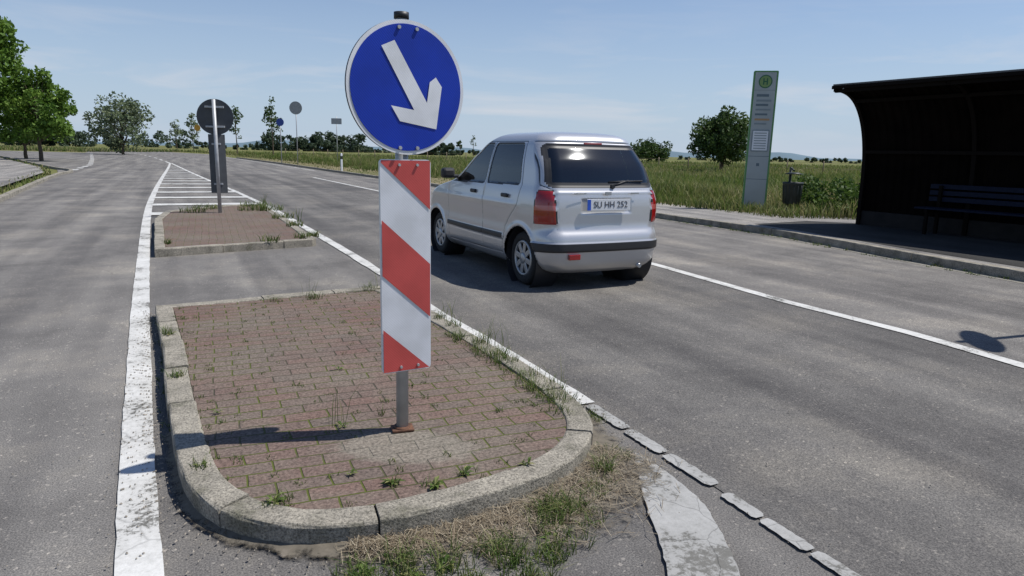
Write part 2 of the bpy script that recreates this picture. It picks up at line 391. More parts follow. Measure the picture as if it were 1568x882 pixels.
iso2=[(-4.36,8.22),(-2.76,9.53),(-4.05,12.23),(-5.1,14.3),(-5.5,15.05),(-5.95,15.2),(-6.3,14.7),(-6.75,13.2),(-6.2,11.75)]
isl2,inn2=island('traffic_island.001',iso2,.10,.8)
kk=empty('kerb')
kerb('kerb_stones',kR[:12],M_kerb,False,.14,.12,1.0,-1,kk)
P=resample([k for k in kR if k[1]<26],.7); nn=normals2(P,False)
inner=[(p[0]-n.x*.137,p[1]-n.y*.137) for p,n in zip(P,nn)]
outer=[(x+ (2.0 if y>14.6 else 5.5),y+.9) for x,y in inner]
poly('pavement',inner+outer[::-1],.112,M_pave)
poly('shelter_floor_shadow',[(4.62,13.1),(5.0,12.2),(5.78,9.6),(6.38,7.9),(8.6,1.2),(13.5,1.2),(10.6,8.6),(8.0,13.4),(6.0,14.0)],.117,M_floor_shadow)  # dark sheet over the pavement, painting in the shelter's cast shadow
strip('gutter',kR[:12],.30,.007,M_kerb2,None,step=.8,jit=.01)
P=resample(kR[5:12],1.5); nn=normals2(P,False)
inn=[(p[0]-n.x*.137,p[1]-n.y*.137) for p,n in zip(P,nn)]
out_=[(p[0]-n.x*9,p[1]-n.y*9) for p,n in zip(P,nn)]
poly('verge',inn+out_[::-1],.10,M_verge)
kl=empty('kerb.001'); kerb('kerb_stones',smoothpoly(edgeL[1:]+[(-20.2,31.6),(-21.8,34),(-24.2,36.3),(-45,60.8)],1,False),M_kerb,False,.14,.10,1.0,1,kl)
poly('footpath',[(-12.4,15.6),(-20.2,29.6),(-24.6,35.8),(-45.5,60.4),(-60,62),(-27,33),(-15.2,15.6)],.085,M_pave)

# ------------------------------------------------------------ vegetation on the ground
def xk(y): return yint(kR,y)
n=95000
Y=14.5*np.exp(RNG.uniform(0,1,n)*math.log(150/14.5))
kx=np.interp(Y,[p[1] for p in kR][::1],[p[0] for p in kR])
X=kx+.3+RNG.uniform(0,1,n)**1.15*(np.maximum(6,(Y*.9+3)-kx))
off=X-kx
pave=(Y<26)&(off<2.15)
keep=~pave&~((Y<14.6)&(X<8.6))&~((off<2.4)&(RNG.uniform(0,1,n)<.55))
X=X[keep];Y=Y[keep];off=off[keep]
hh=np.where(off<2.2,.10,.22)+ .42*np.clip((off-1.8)/2.5,0,1); 
nz=.75+.35*np.sin(X*.9+Y*.31)*np.sin(Y*.53-X*.2)
hh=hh*nz*RNG.uniform(.6,1.3,len(X))
tn=.5+.5*np.sin(X*.35+1.3)*np.sin(Y*.21+X*.11)
blades('meadow_grass',np.stack([X,Y,np.where(off<9,.08,0)],1),hh,.010+.0010*Y*RNG.uniform(.5,1.4,len(X)),RNG.uniform(.1,.7,len(X)),M_meadow,tone=tn)
n=24000
Y=15*np.exp(RNG.uniform(0,1,n)*math.log(110/15))
ex=np.interp(Y,[15.36,29.2,36.5,61,98],[-11.7,-19.4,-24.4,-45.3,-95.5])
X=ex-.2-RNG.uniform(0,1,n)*(8+Y*.5)
off=ex-X
keep=~((off>.9)&(off<3.0))
blades('verge_grass',np.stack([X,Y,np.zeros(n)],1)[keep],(RNG.uniform(.05,.22,n)*(1+.8*(off>3)))[keep],(.01+.0012*Y)[keep],RNG.uniform(.1,.8,n)[keep],M_meadow)
n=9000
t=RNG.uniform(0,1,n); s=RNG.uniform(0,1,n)
X=-66-t*70-s*2;Y=106+t*20*s+ s*40+t*4
blades('refuge_grass',np.stack([X,Y,np.zeros(n)],1),RNG.uniform(.2,.7,n),.16,RNG.uniform(.1,.5,n),M_meadow)

def tuft(cx,cy,cz,n,rad,h):
    a=RNG.uniform(0,2*math.pi,n); r=rad*np.sqrt(RNG.uniform(0,1,n))
    return np.stack([cx+np.cos(a)*r,cy+np.sin(a)*r,np.full(n,cz)],1),h*RNG.uniform(.4,1.1,n)
TP=[];TH=[]
def addt(*a):
    p,h=tuft(*a); TP.append(p); TH.append(h)
for (x,y,n,r,h) in [(-.02,4.0,80,.08,.12),(-.08,4.12,70,.07,.12),(.12,3.72,70,.08,.09),(.2,3.55,90,.10,.08),(.27,3.38,70,.08,.08),(-.2,4.42,60,.06,.14),(-.42,4.85,50,.06,.1),
  (-.55,5.05,40,.05,.12),(-2.32,4.45,40,.035,.12),(-1.84,3.6,55,.045,.08),(-1.22,2.52,45,.035,.07),(-.83,2.27,60,.06,.05),(-.44,2.42,24,.025,.06),(-.30,2.42,26,.03,.05),(-.18,2.52,20,.02,.05),
  (.07,2.62,16,.02,.04),(-.62,3.12,14,.015,.07),(-1.7,5.7,50,.08,.1),(-1.3,6.1,60,.08,.12),(-.95,5.7,40,.06,.12),(-2.0,5.55,30,.05,.08),(-.55,4.4,20,.03,.05),(-1.1,4.6,25,.04,.04),(-.05,3.2,16,.02,.04),
  (-3.3,9.2,60,.12,.14),(-3.0,9.7,60,.12,.12),(-3.6,11.2,80,.15,.14),(-4.2,12.4,90,.2,.16),(-5.0,14.0,120,.3,.2),(-5.6,14.8,120,.3,.18),(-6.3,14.0,100,.3,.15),(-4.5,8.8,30,.06,.1),(-5.3,13.9,100,.3,.16),(-6.2,13.2,80,.25,.15),(-2.9,9.9,60,.08,.12)]:
    addt(x,y,.085,n,r,h)
for i in range(190):
    p=inn1[random.randrange(len(inn1))]; q=inn1[random.randrange(len(inn1))]; t=random.random()
    addt(p[0]*t+q[0]*(1-t),p[1]*t+q[1]*(1-t),.087,random.randint(5,16),.025,random.uniform(.012,.032))
P=resample(isoS,.05,True)
for (x,y) in P:
    if random.random()<.35: addt(x+random.uniform(-.02,.02),y+random.uniform(-.02,.02),0,random.randint(4,12),.03,random.uniform(.02,.05))
    if x>-.3 and y>3.2 and random.random()<.7: addt(x-.14+random.uniform(-.03,.02),y-.05,.085,random.randint(15,40),.05,random.uniform(.03,.09))
nose=[(-.35,2.02),(-.2,2.04),(-.28,1.93),(-.08,2.12),(.0,2.18),(.12,2.3),(.2,2.4),(.27,2.42),(.32,2.52),(.14,2.1),(.22,2.2),(.42,2.72),(-.52,1.98),(-.1,1.95),(.46,2.9),(.05,2.02),(.3,2.35),(-.42,1.9),(.38,2.6),(.08,1.95),(.0,2.08),(.18,2.35)]
for (x,y) in nose: addt(x+random.uniform(-.02,.02),y,0,random.randint(60,140),random.uniform(.04,.09),random.uniform(.05,.13))
for i in range(120):
    y=random.uniform(8,22); addt(xk(y)+random.uniform(-.2,.02),y,0,10,.05,random.uniform(.02,.07))
for i in range(60):
    t=random.random(); x=.38-1.7*t; y=3.3+3.1*t; addt(x+.09+random.uniform(-.02,.02),y,0,random.randint(8,20),.03,random.uniform(.03,.08))
TP=np.concatenate(TP);TH=np.concatenate(TH)
blades('kerb_weeds',TP,TH,np.where(TP[:,1]>7,.012,.004),RNG.uniform(.3,1.1,len(TP)),M_green)
st=[];sh=[]
for (x,y,h,k) in [(-.80,2.98,.26,5),(-.78,3.0,.2,4),(-.05,4.15,.28,8),(-.12,4.3,.25,8),(.25,3.5,.2,5),(-.45,4.95,.22,8),(-1.75,5.75,.22,8),(-1.2,6.15,.25,6),(-3.6,11.4,.35,10),(-5.2,14.2,.4,14),(.15,2.3,.1,10),(-.15,2.0,.1,10)]:
    for j in range(k): st.append((x+random.uniform(-.05,.05),y+random.uniform(-.05,.05),.085 if y>2.5 else 0)); sh.append(h*random.uniform(.6,1.1))
blades('grass_stems',st,np.array(sh),np.where(np.array(st)[:,1]>7,.008,.003),RNG.uniform(.1,.45,len(st)),M_green,wid2=1.0)
def leafy(name,spots,mat):
    V=[];F=[];R=[]
    for (x,y,z,s,k) in spots:
        for j in range(k):
            a=random.uniform(0,6.28); l=s*random.uniform(.6,1.1); w=l*.17; up=random.uniform(.15,.8)*l
            d=Vector((math.cos(a),math.sin(a),0)); q=Vector((-d.y,d.x,0)); b=Vector((x,y,z))
            i=len(V); V+=[b,b+d*l*.5+q*w+Vector((0,0,up*.8)),b+d*l+Vector((0,0,up*.7)),b+d*l*.5-q*w+Vector((0,0,up*.8)),b+d*l*.5+Vector((0,0,up*.68))]
            F+=[(i,i+1,i+4),(i+1,i+2,i+4),(i+2,i+3,i+4),(i+3,i,i+4)]; R+=[random.random()]*5
    o=mk(name,V,F,mat); at=o.data.attributes.new('rnd','FLOAT','POINT'); at.data.foreach_set('value',R)
    at=o.data.attributes.new('hgt','FLOAT','POINT'); at.data.foreach_set('value',[.8]*len(R)); return o
leafy('leafy_weeds',[(-.44,2.43,.09,.05,12),(-.28,2.42,.09,.055,14),(-.17,2.53,.09,.045,9),(.08,2.62,.09,.04,8),(-.84,2.27,.09,.045,14),(-1.22,2.52,.09,.04,9),(-1.84,3.6,.09,.05,10),(-.77,2.97,.09,.04,8),(-.2,2.03,0,.05,16),(-.3,1.98,0,.05,14),(.16,2.2,0,.05,16),(-.45,2.0,0,.045,12),(.25,2.35,0,.045,12),(-1.0,3.8,.09,.045,6),(-.62,2.5,.09,.035,8),(-1.4,3.1,.09,.035,7),(-2.3,4.45,.09,.05,9)],M_green)
n=3400
ar=np.array([p for p in P if p[0]>-.55 and p[1]<2.95])
idx=RNG.integers(0,len(ar),n); b0=ar[idx]
cen=np.array([-.45,3.2]); dirn=b0-cen; dirn/=np.linalg.norm(dirn,axis=1)[:,None]
dist=np.abs(RNG.normal(0,.15,n))*np.clip((b0[:,0]+.65)*1.3,.15,1.0)+.01
pp=b0+dirn*dist[:,None]+RNG.normal(0,.02,(n,2))
V=np.zeros((n,4,3)); a=RNG.uniform(0,math.pi*2,n); l=RNG.uniform(.015,.09,n); w=RNG.uniform(.001,.0024,n)
d=np.stack([np.cos(a),np.sin(a)],1); q=np.stack([-d[:,1],d[:,0]],1)
z0=RNG.uniform(.016,.03,n)+.03*np.exp(-dist*12)*RNG.uniform(0,1,n); dz=RNG.uniform(-.01,.014,n)
for kx_,(s1,s2) in enumerate([(-1,-1),(1,-1),(1,1),(-1,1)]):
    V[:,kx_,:2]=pp+d*(l*.5*s1)[:,None]+q*(w*.5*s2)[:,None]; V[:,kx_,2]=np.maximum(.014,z0+dz*s1)
i=np.arange(n)[:,None]*4
mknp('dry_straw_litter',V.reshape(-1,3),np.concatenate([i,i+1,i+2,i+3],1).ravel(),np.full(n,4),M_dry,attrs={'rnd':np.repeat(RNG.uniform(0,1,n),4),'hgt':np.full(4*n,.8)})
def soilmat():
    m,nt,b=nmat('soil')
    p=worldpos(nt)
    n1=N(nt,'ShaderNodeTexNoise',Scale=14.0,Detail=6.0,Roughness=.7); L(nt,p,n1.inputs['Vector'])
    c=ramp(nt,n1.outputs['Fac'],[(.3,(.08,.07,.055)),(.6,(.15,.13,.10)),(.8,(.22,.19,.155))])
    L(nt,c.outputs['Color'],b.inputs['Base Color']); b.inputs['Roughness'].default_value=1
    at=N(nt,'ShaderNodeAttribute'); at.attribute_name='fade'
    ad=nt.nodes.new('ShaderNodeMath'); ad.operation='MULTIPLY_ADD'; L(nt,n1.outputs['Fac'],ad.inputs[0]); ad.inputs[1].default_value=1.2; L(nt,at.outputs['Fac'],ad.inputs[2])
    r=ramp(nt,ad.outputs[0],[(.78,(0,0,0)),(1.0,(1,1,1))]); L(nt,r.outputs['Color'],b.inputs['Alpha'])
    return m
M_soil=soilmat()
V=[];R=[];cols=6; 
seq=[p for p in resample(isoS,.05,True)]
cx_,cy_=-.45,3.2
ring=sorted([p for p in seq if p[1]<3.6 and p[0]>-1.6],key=lambda p:math.atan2(p[1]-cy_,p[0]-cx_))
ring=[p for p in ring if math.atan2(p[1]-cy_,p[0]-cx_)<.2]
for p in ring:
    d=Vector((p[0]-cx_,p[1]-cy_)).normalized(); wmax=.06+.40*max(0,min(1,(p[0]+.75)/.8))*max(.15,min(1,(3.25-p[1])/.4))
    for c in range(cols+1):
        t=c/cols; V.append((p[0]+d.x*(wmax*t-.01),p[1]+d.y*(wmax*t-.01),.012+.018*(1-t)**2)); R.append(.55*(1-t)**.8)
F=[(i*(cols+1)+c,i*(cols+1)+c+1,(i+1)*(cols+1)+c+1,(i+1)*(cols+1)+c) for i in range(len(ring)-1) for c in range(cols)]
o=mk('soil',V,F,M_soil,smooth=True); at=o.data.attributes.new('fade','FLOAT','POINT'); at.data.foreach_set('value',R)
def crumbs(name,pts,sz,mat):
    n=len(pts); base=np.array([[1,0,0],[-1,0,0],[0,1,0],[0,-1,0],[0,0,1],[0,0,-.6]],float)
    V=pts[:,None,:]+base[None]*sz[:,None,None]*RNG.uniform(.6,1.3,(n,6,3))
    tri=np.array([[0,2,4],[2,1,4],[1,3,4],[3,0,4]]); i=np.arange(n)[:,None,None]*6
    return mknp(name,V.reshape(-1,3),(i+tri[None]).ravel(),np.full(4*n,3),mat)
n=3000
idx=RNG.integers(0,len(seq),n); b0=np.array(seq)[idx]; dn=b0-np.array([[-.8,3.6]]); dn/=np.linalg.norm(dn,axis=1)[:,None]
pp=b0+dn*(np.abs(RNG.normal(0,.13,n))+.02)[:,None]
pp=np.concatenate([pp,np.stack([RNG.uniform(-4,5,900),RNG.uniform(1.8,9,900)],1)])
M_grav=plain('gravel',(.26,.23,.19),.9,var=.5,scale=30)
crumbs('gravel',np.stack([pp[:,0],pp[:,1],np.full(len(pp),.012)],1),np.concatenate([RNG.uniform(.0015,.006,n),RNG.uniform(.002,.006,900)]),M_grav)

# ------------------------------------------------------------ trees
M_bark=plain('bark',(.10,.075,.05),.95,var=.35,scale=14,bump=.6)
def leafmat(name,stops): return bladem(name,stops,.3)
M_leafA=leafmat('leaf_fresh',[(0,(.045,.10,.013)),(.5,(.10,.185,.026)),(1,(.19,.29,.05))])
M_leafB=leafmat('leaf_willow',[(0,(.09,.13,.07)),(.5,(.15,.19,.10)),(1,(.22,.25,.14))])
M_leafC=leafmat('leaf_dark',[(0,(.03,.06,.015)),(.5,(.055,.095,.025)),(1,(.10,.15,.04))])
M_leafD=leafmat('leaf_distant',[(0,(.045,.07,.04)),(.5,(.065,.095,.055)),(1,(.09,.125,.075))])
def leafcloud(C,rad,per,size,squash=.8):
    C=np.asarray(C); n=len(C)*per
    c=np.repeat(C,per,0); r=np.repeat(np.broadcast_to(rad,len(C)),per)
    d=RNG.normal(0,1,(n,3)); d/=np.linalg.norm(d,axis=1)[:,None]
    rr=r*RNG.uniform(.25,1,n)**.5
    p=c+d*rr[:,None]*np.array([1,1,squash])
    u=RNG.normal(0,1,(n,3)); u/=np.linalg.norm(u,axis=1)[:,None]
    v=np.cross(u,RNG.normal(0,1,(n,3))); v/=np.linalg.norm(v,axis=1)[:,None]
    s=size*RNG.uniform(.6,1.3,n)
    V=np.zeros((n,4,3)); V[:,0]=p-u*s[:,None]; V[:,1]=p+v*s[:,None]*.55; V[:,2]=p+u*s[:,None]; V[:,3]=p-v*s[:,None]*.55
    return V.reshape(-1,3)
def tree(name,x,y,h,cr,mat,ncl=60,per=110,leaf=.12,trunk=.16,clr=.30,shape='round',clus=.24,lean=0):
    e=empty(name,(x,y,0))
    C=[];V=[];F=[]
    cz=h*(clr+(1-clr)/2); hz=h*(1-clr)/2
    while len(C)<ncl:
        p=RNG.uniform(-1,1,3)
        r=np.linalg.norm(p)
        if r>1 or r<.35: continue
        k=1.0
        if shape=='cone': k=max(.25,.85-.6*p[2])
        C.append((p[0]*cr*k*RNG.uniform(.85,1.1),p[1]*cr*k,cz+p[2]*hz*.9))
    def limb(p0,p1,r0,r1,n=6):
        p0=Vector(p0);p1=Vector(p1); mid=p0.lerp(p1,.5)+Vector((random.uniform(-.1,.1),random.uniform(-.1,.1),.08*(p1-p0).length))
        pts=[p0,mid,p1]; rs=[r0,(r0+r1)/2,r1]; b=len(V)
        for P_,R_ in zip(pts,rs):
            d=(p1-p0).normalized(); a=d.orthogonal().normalized(); c=d.cross(a)
            for i in range(n): t=6.2832*i/n; V.append(P_+a*math.cos(t)*R_+c*math.sin(t)*R_)
        for s in range(2):
            for i in range(n): F.append((b+s*n+i,b+s*n+(i+1)%n,b+(s+1)*n+(i+1)%n,b+(s+1)*n+i))
    top=(lean,0,h*.8)
    limb((0,0,-.1),(lean*.4,0,h*clr),trunk,trunk*.75,10); limb((lean*.4,0,h*clr),top,trunk*.75,trunk*.2,8)
    for c in C[::2]:
        t=random.uniform(0,.75); st_=Vector((lean*.4,0,h*clr)).lerp(Vector(top),t); limb(st_,c,trunk*.3,trunk*.06,5)
    mk('trunk_and_limbs',V,F,M_bark,e,smooth=True)
    rad=clus*cr*RNG.uniform(.7,1.4,len(C))
    W=leafcloud(C,rad,per,leaf); n=len(W)//4
    tone=np.repeat(np.clip(RNG.normal(.5,.22,len(C)),0,1),per)*.6+RNG.uniform(0,.4,n)
    mknp('foliage',W,np.arange(len(W)),np.full(n,4),mat,e,attrs={'rnd':np.repeat(tone,4),'hgt':np.full(len(W),.75)})
    return e
tree('maple_tree',-38.2,49,11.5,3.6,M_leafA,80,170,.17,.2,.22,clus=.26)
tree('maple_tree.001',-34.2,50,6.6,2.3,M_leafA,55,130,.15,.15,.18,clus=.28)
tree('maple_tree.002',-39.5,56,6.5,2.6,M_leafA,50,100,.16,.15,.12,clus=.28)
tree('willow_tree',-50.8,90,7.4,3.5,M_leafB,60,80,.2,.2,.05,clus=.26)
tree('young_tree',-34.8,100,8.6,1.5,M_leafC,30,16,.2,.1,.28,'cone',.36)
tree('young_tree.001',-44.0,110,8.0,1.3,M_leafC,24,14,.2,.1,.3,'cone',.36)
tree('young_tree.002',-68.5,148,8.8,1.5,M_leafB,24,14,.26,.1,.2,'cone',.4)
tree('young_tree.003',-73,150,7.2,1.3,M_leafB,20,13,.26,.1,.2,'cone',.4)
tree('field_tree',17.9,60,5.4,2.9,M_leafC,70,140,.15,.2,.16,clus=.25)
tree('field_tree.001',24.5,125,3.9,3.6,M_leafC,40,80,.26,.2,.02,clus=.3)
tree('young_tree.004',-14.2,180,5.5,.9,M_leafC,10,14,.3,.1,.3,'cone',.4)
tree('young_tree.005',-7.2,120,4.4,.6,M_leafB,10,12,.14,.05,.4,'cone',.4)
C=[];R=[]
def mass(x0,y0,x1,y1,h,n,hv=.5):
    for i in range(n):
        t=random.random(); hh_=h*(1-hv+hv*abs(math.sin(t*9.1+x0)*math.cos(t*4.3)))
        C.append((x0+(x1-x0)*t+random.uniform(-3,3),y0+(y1-y0)*t+random.uniform(-6,6),random.uniform(0,1)*hh_)); R.append(random.uniform(.9,1.8)*h/6)
mass(-185,240,-160,260,8,70); mass(-150,300,-60,330,3.5,110,.4); mass(-108,300,-66,300,8,130,.35); mass(-35,230,-22,230,4.5,50,.5); mass(-25,270,60,300,2.0,90,.4)
mass(60,300,260,320,2.4,140,.3); mass(-400,380,-160,360,10,130,.3)
R=np.clip(np.array(R),.5,9)
W=leafcloud(C,R,60,.65); n=len(W)//4
mknp('distant_tree_line',W,np.arange(len(W)),np.full(n,4),M_leafD,attrs={'rnd':np.repeat(np.repeat(RNG.uniform(0,.6,len(C)),60)+RNG.uniform(0,.4,n),4),'hgt':np.full(len(W),.7)})
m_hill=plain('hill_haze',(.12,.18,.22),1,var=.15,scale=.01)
V=[];F=[];k=120
for i in range(k+1):
    x=-1600+3600*i/k; h=10+5*math.sin(i*.21)+3*math.sin(i*.53+1)+2*math.sin(i*1.3)
    V+=[(x,1500,-5),(x,1560,max(3,h))]
for i in range(k): F.append((2*i,2*i+2,2*i+3,2*i+1))
mk('hills',V,F,m_hill,smooth=True)
C=[(random.uniform(7.0,9.2),random.uniform(15.2,17.5),random.uniform(.1,.8)) for _ in range(100)]
W=leafcloud(C,.28,70,.055); n=len(W)//4
mknp('nettle_bush',W,np.arange(len(W)),np.full(n,4),M_nettle,attrs={'rnd':np.repeat(RNG.uniform(0,1,n),4),'hgt':np.full(len(W),.8)})
fe=empty('field_fence'); M_wood=plain('fence_wood',(.20,.16,.11),.9,var=.3,scale=10)
for i in range(26):
    t=i/25; x=-33+t*62; y=100-t*42
    cyl('post_%d'%i,(x,y,0),(x+random.uniform(-.05,.05),y,1.25),.05,M_wood,fe,n=8)
for z in (.6,1.1): cyl('wire_%d'%int(z*10),(-33,100,z),(29,58,z),.010,M_wood,fe,n=5)

# ------------------------------------------------------------ signs
M_galv=plain('galvanised_steel',(.40,.41,.42),.5,.25,var=.15,scale=12)
M_white=plain('sign_white',(.72,.73,.74),.4,var=.04,scale=5)
M_greyback=plain('sign_back',(.06,.065,.072),.6,var=.15,scale=8)
M_black=plain('black_cap',(.02,.02,.022),.5,var=.2)
M_rust=plain('rust',(.12,.055,.03),.8,var=.4,scale=40)
def retro(name,col,dark=.86):
    m,nt,b=nmat(name)
    tc=N(nt,'ShaderNodeTexCoord'); mp=N(nt,'ShaderNodeMapping'); mp.inputs['Rotation'].default_value=(0,math.radians(45),0); L(nt,tc.outputs['Object'],mp.inputs['Vector'])
    w=N(nt,'ShaderNodeTexWave',Scale=38.0,Distortion=.0); L(nt,mp.outputs['Vector'],w.inputs['Vector'])
    no=N(nt,'ShaderNodeTexNoise',Scale=7.0,Detail=6.0); L(nt,tc.outputs['Object'],no.inputs['Vector'])
    r=ramp(nt,w.outputs['Fac'],[(.2,[c*dark for c in col]),(.8,col)])
    d=ramp(nt,no.outputs['Fac'],[(.35,(.85,.85,.84)),(.6,(1,1,1))])
    L(nt,mix(nt,1.0,r.outputs['Color'],d.outputs['Color'],'MULTIPLY'),b.inputs['Base Color'])
    b.inputs['Roughness'].default_value=.42; b.inputs['Specular IOR Level'].default_value=.35; return m
M_blue=retro('sign_blue',(.006,.04,.44),.68); M_red=retro('sign_red',(.60,.095,.085),.88); M_wh2=retro('sign_white_retro',(.76,.77,.80),.93)
def disc(name,r,y0,y1,mat,parent,c=(0,0),n=72,mback=None):
    V=[];F=[]
    for y in (y0,y1):
        for i in range(n):
            t=2*math.pi*i/n; V.append((c[0]+r*math.cos(t),y,c[1]+r*math.sin(t)))
    F.append(tuple(range(n))); F.append(tuple(range(n,2*n))[::-1])
    for i in range(n): F.append((i,n+i,n+(i+1)%n,(i+1)%n))
    return mk(name,V,F,[mat,mback or mat],parent,midx=[0]+[1]*(n+1))
def flat(name,pts,y,mat,parent):
    o=mk(name,[(p[0],y,p[1]) for p in pts],[tuple(range(len(pts)))],mat,parent)
    bm=bmesh.new(); bm.from_mesh(o.data); bm.faces.ensure_lookup_table(); bm.faces[0].normal_update()
    if bm.faces[0].normal.y>0: bmesh.ops.reverse_faces(bm,faces=bm.faces)
    bmesh.ops.triangulate(bm,faces=bm.faces); bm.to_mesh(o.data); bm.free(); return o
ts=empty('keep_right_sign',(-.49,2.955,.088))
cyl('pole',(0,0.0,0),(.012,0,1.79),.0275,M_galv,ts,n=28)
cyl('cap',(.012,0,1.79),(.012,0,1.815),.031,M_black,ts,n=28)
cyl('ground_sleeve',(0,0,0),(0,0,.022),.038,M_rust,ts,n=24)
box('base_plate',(0,0,.008),(.10,.08,.012),M_rust,ts,.004,(0,0,.3))
hd=empty('disc_head',(.012,-.0,1.512),math.radians(36),ts)
DR=.268
disc('disc_rim',DR,-.052,-.040,M_wh2,hd,mback=M_greyback)
disc('disc_face',DR*.94,-.0545,-.0522,M_blue,hd)
ar_=[(-.45,.59),(-.23,.69),(.33,-.20),(.38,.12),(.49,.20),(.60,.06),(.50,-.60),(-.15,-.50),(-.30,-.27),(.10,-.32)]
flat('arrow',[(x*DR*.98,z*DR*.99) for x,z in ar_],-.0575,M_wh2,hd)
for x,z in ((-.04,.235),(.04,.235),(-.04,-.24),(.04,-.24)):
    cyl('bolt',(x,-.055,z),(x,-.063,z),.0075,M_galv,hd,n=10)
for z in (.2,-.2): box('clamp',(0,-.022,z),(.10,.05,.03),M_galv,hd,.004)
bd=empty('beacon_head',(.006,0,.762),math.radians(30),ts)
def rrect(w,h,r,n=6):
    out=[]
    for cx,cz,a0 in ((w/2-r,h/2-r,0),(-w/2+r,h/2-r,90),(-w/2+r,-h/2+r,180),(w/2-r,-h/2+r,270)):
        for i in range(n+1):
            t=math.radians(a0+90*i/n); out.append((cx+r*math.cos(t),cz+r*math.sin(t)))
    return out
def slab(name,pts,y0,y1,mat,parent,mback=None):
    n=len(pts); V=[(p[0],y0,p[1]) for p in pts]+[(p[0],y1,p[1]) for p in pts]
    F=[tuple(range(n)),tuple(range(n,2*n))[::-1]]+[(i,n+i,n+(i+1)%n,(i+1)%n) for i in range(n)]
    return mk(name,V,F,[mat,mback or mat],parent,midx=[0]+[1]*(n+1))
BW,BH=.226,.925
slab('beacon_board',rrect(BW,BH,.016),-.052,-.034,M_wh2,bd,M_white)
def clip(pts,axis,val,keep_less):
    out=[]
    for i in range(len(pts)):
        a=pts[i];b=pts[(i+1)%len(pts)]
        ina=(a[axis]<=val) if keep_less else (a[axis]>=val); inb=(b[axis]<=val) if keep_less else (b[axis]>=val)
        if ina: out.append(a)
        if ina!=inb:
            t=(val-a[axis])/(b[axis]-a[axis]); out.append((a[0]+(b[0]-a[0])*t,a[1]+(b[1]-a[1])*t))
    return out
w2,h2=BW/2-.004,BH/2-.004
sl=.198; per=.475; rd=.2375
for j in range(0,3):
    zl=h2+.227-j*per
    pts=[(-w2,zl),(w2,zl-sl),(w2,zl-sl-rd),(-w2,zl-rd)]
    pts=clip(pts,1,h2,True); pts=clip(pts,1,-h2,False) if len(pts)>2 else pts
    if len(pts)>2: flat('red_stripe_%d'%(j+1),pts,-.0545,M_red,bd)
for x in (-.03,.05):
    for z in (.44,-.44): cyl('bolt',(x,-.055,z),(x,-.062,z),.006,M_galv,bd,n=10)
for z in (.35,-.35): box('clamp',(0,-.018,z),(.08,.04,.03),M_galv,bd,.004)

s2=empty('traffic_sign',(-5.66,13.17,.088),math.radians(10))
cyl('pole',(0,0,0),(0,0,2.12),.034,M_galv,s2,n=20)
disc('disc',.33,.05,.062,M_greyback,s2,(0,1.80),48)
for z in (1.62,1.98): box('bracket',(0,.025,z),(.34,.04,.035),M_galv,s2,.004)
for sx in (-1,1):
    b=box('beacon_back_%d'%(sx+1),(sx*.085,.045,.93),(.135,.03,1.10),M_greyback,s2,.006,(0,0,sx*.45))
for z in (.55,1.3): box('bracket_low',(0,.02,z),(.16,.04,.035),M_galv,s2,.004)
def smallsign(name,x,y,zc,r,matf,shape='disc',z0=.1):
    e=empty(name,(x,y,z0)); cyl('pole',(0,.03,0),(0,.03,zc+r*.9),.035,M_galv,e,n=10)
    if shape=='disc': disc('disc',r,-.02,.0,matf,e,(0,zc),32)
    else: slab('panel',[(p[0],p[1]+zc) for p in rrect(r*2,r*1.1,.03)],-.02,0,matf,e)
    return e
smallsign('traffic_sign.001',-16.6,53,4.2,.48,plain('sign_grey_lt',(.30,.31,.30),.5))
smallsign('traffic_sign.002',-18.5,55,3.2,.30,plain('sign_blue_far',(.03,.07,.30),.5))
smallsign('traffic_sign.003',-15.6,61,3.6,.45,plain('sign_grey_mid',(.35,.37,.38),.5),'panel')
smallsign('traffic_sign.004',-61,134,4.6,.6,plain('sign_yellow',(.65,.32,.03),.5),'disc')
dl=empty('delineator_post',(-10.0,40,.05))
V=[];F=[]
for z,s in ((0,1),(1.0,1),(1.06,.5)):
    for x,y in ((-.065,0),(0,-.06),(.065,0),(0,.08)): V.append((x*s,y*s,z))
for q in range(2):
    for i in range(4): F.append((q*4+i,q*4+(i+1)%4,q*4+4+(i+1)%4,q*4+4+i))
F.append((8,9,10,11)); mk('post',V,F,M_white,dl)
V=[(x*1.03,y*1.03,z) for z in (.72,.90) for x,y in ((-.065,0),(0,-.06),(.065,0),(0,.08))]
mk('black_band',V,[(i,(i+1)%4,4+(i+1)%4,4+i) for i in range(4)],M_black,dl)
s3=empty('traffic_sign.005',(4.80,5.55,0.0)); s3.rotation_euler=(math.radians(8),math.radians(-2),math.radians(75))
cyl('pole',(0,0,0),(0,0,3.1),.03,M_galv,s3,n=16); disc('disc',.33,-.05,-.035,M_white,s3,(0,2.75),48)

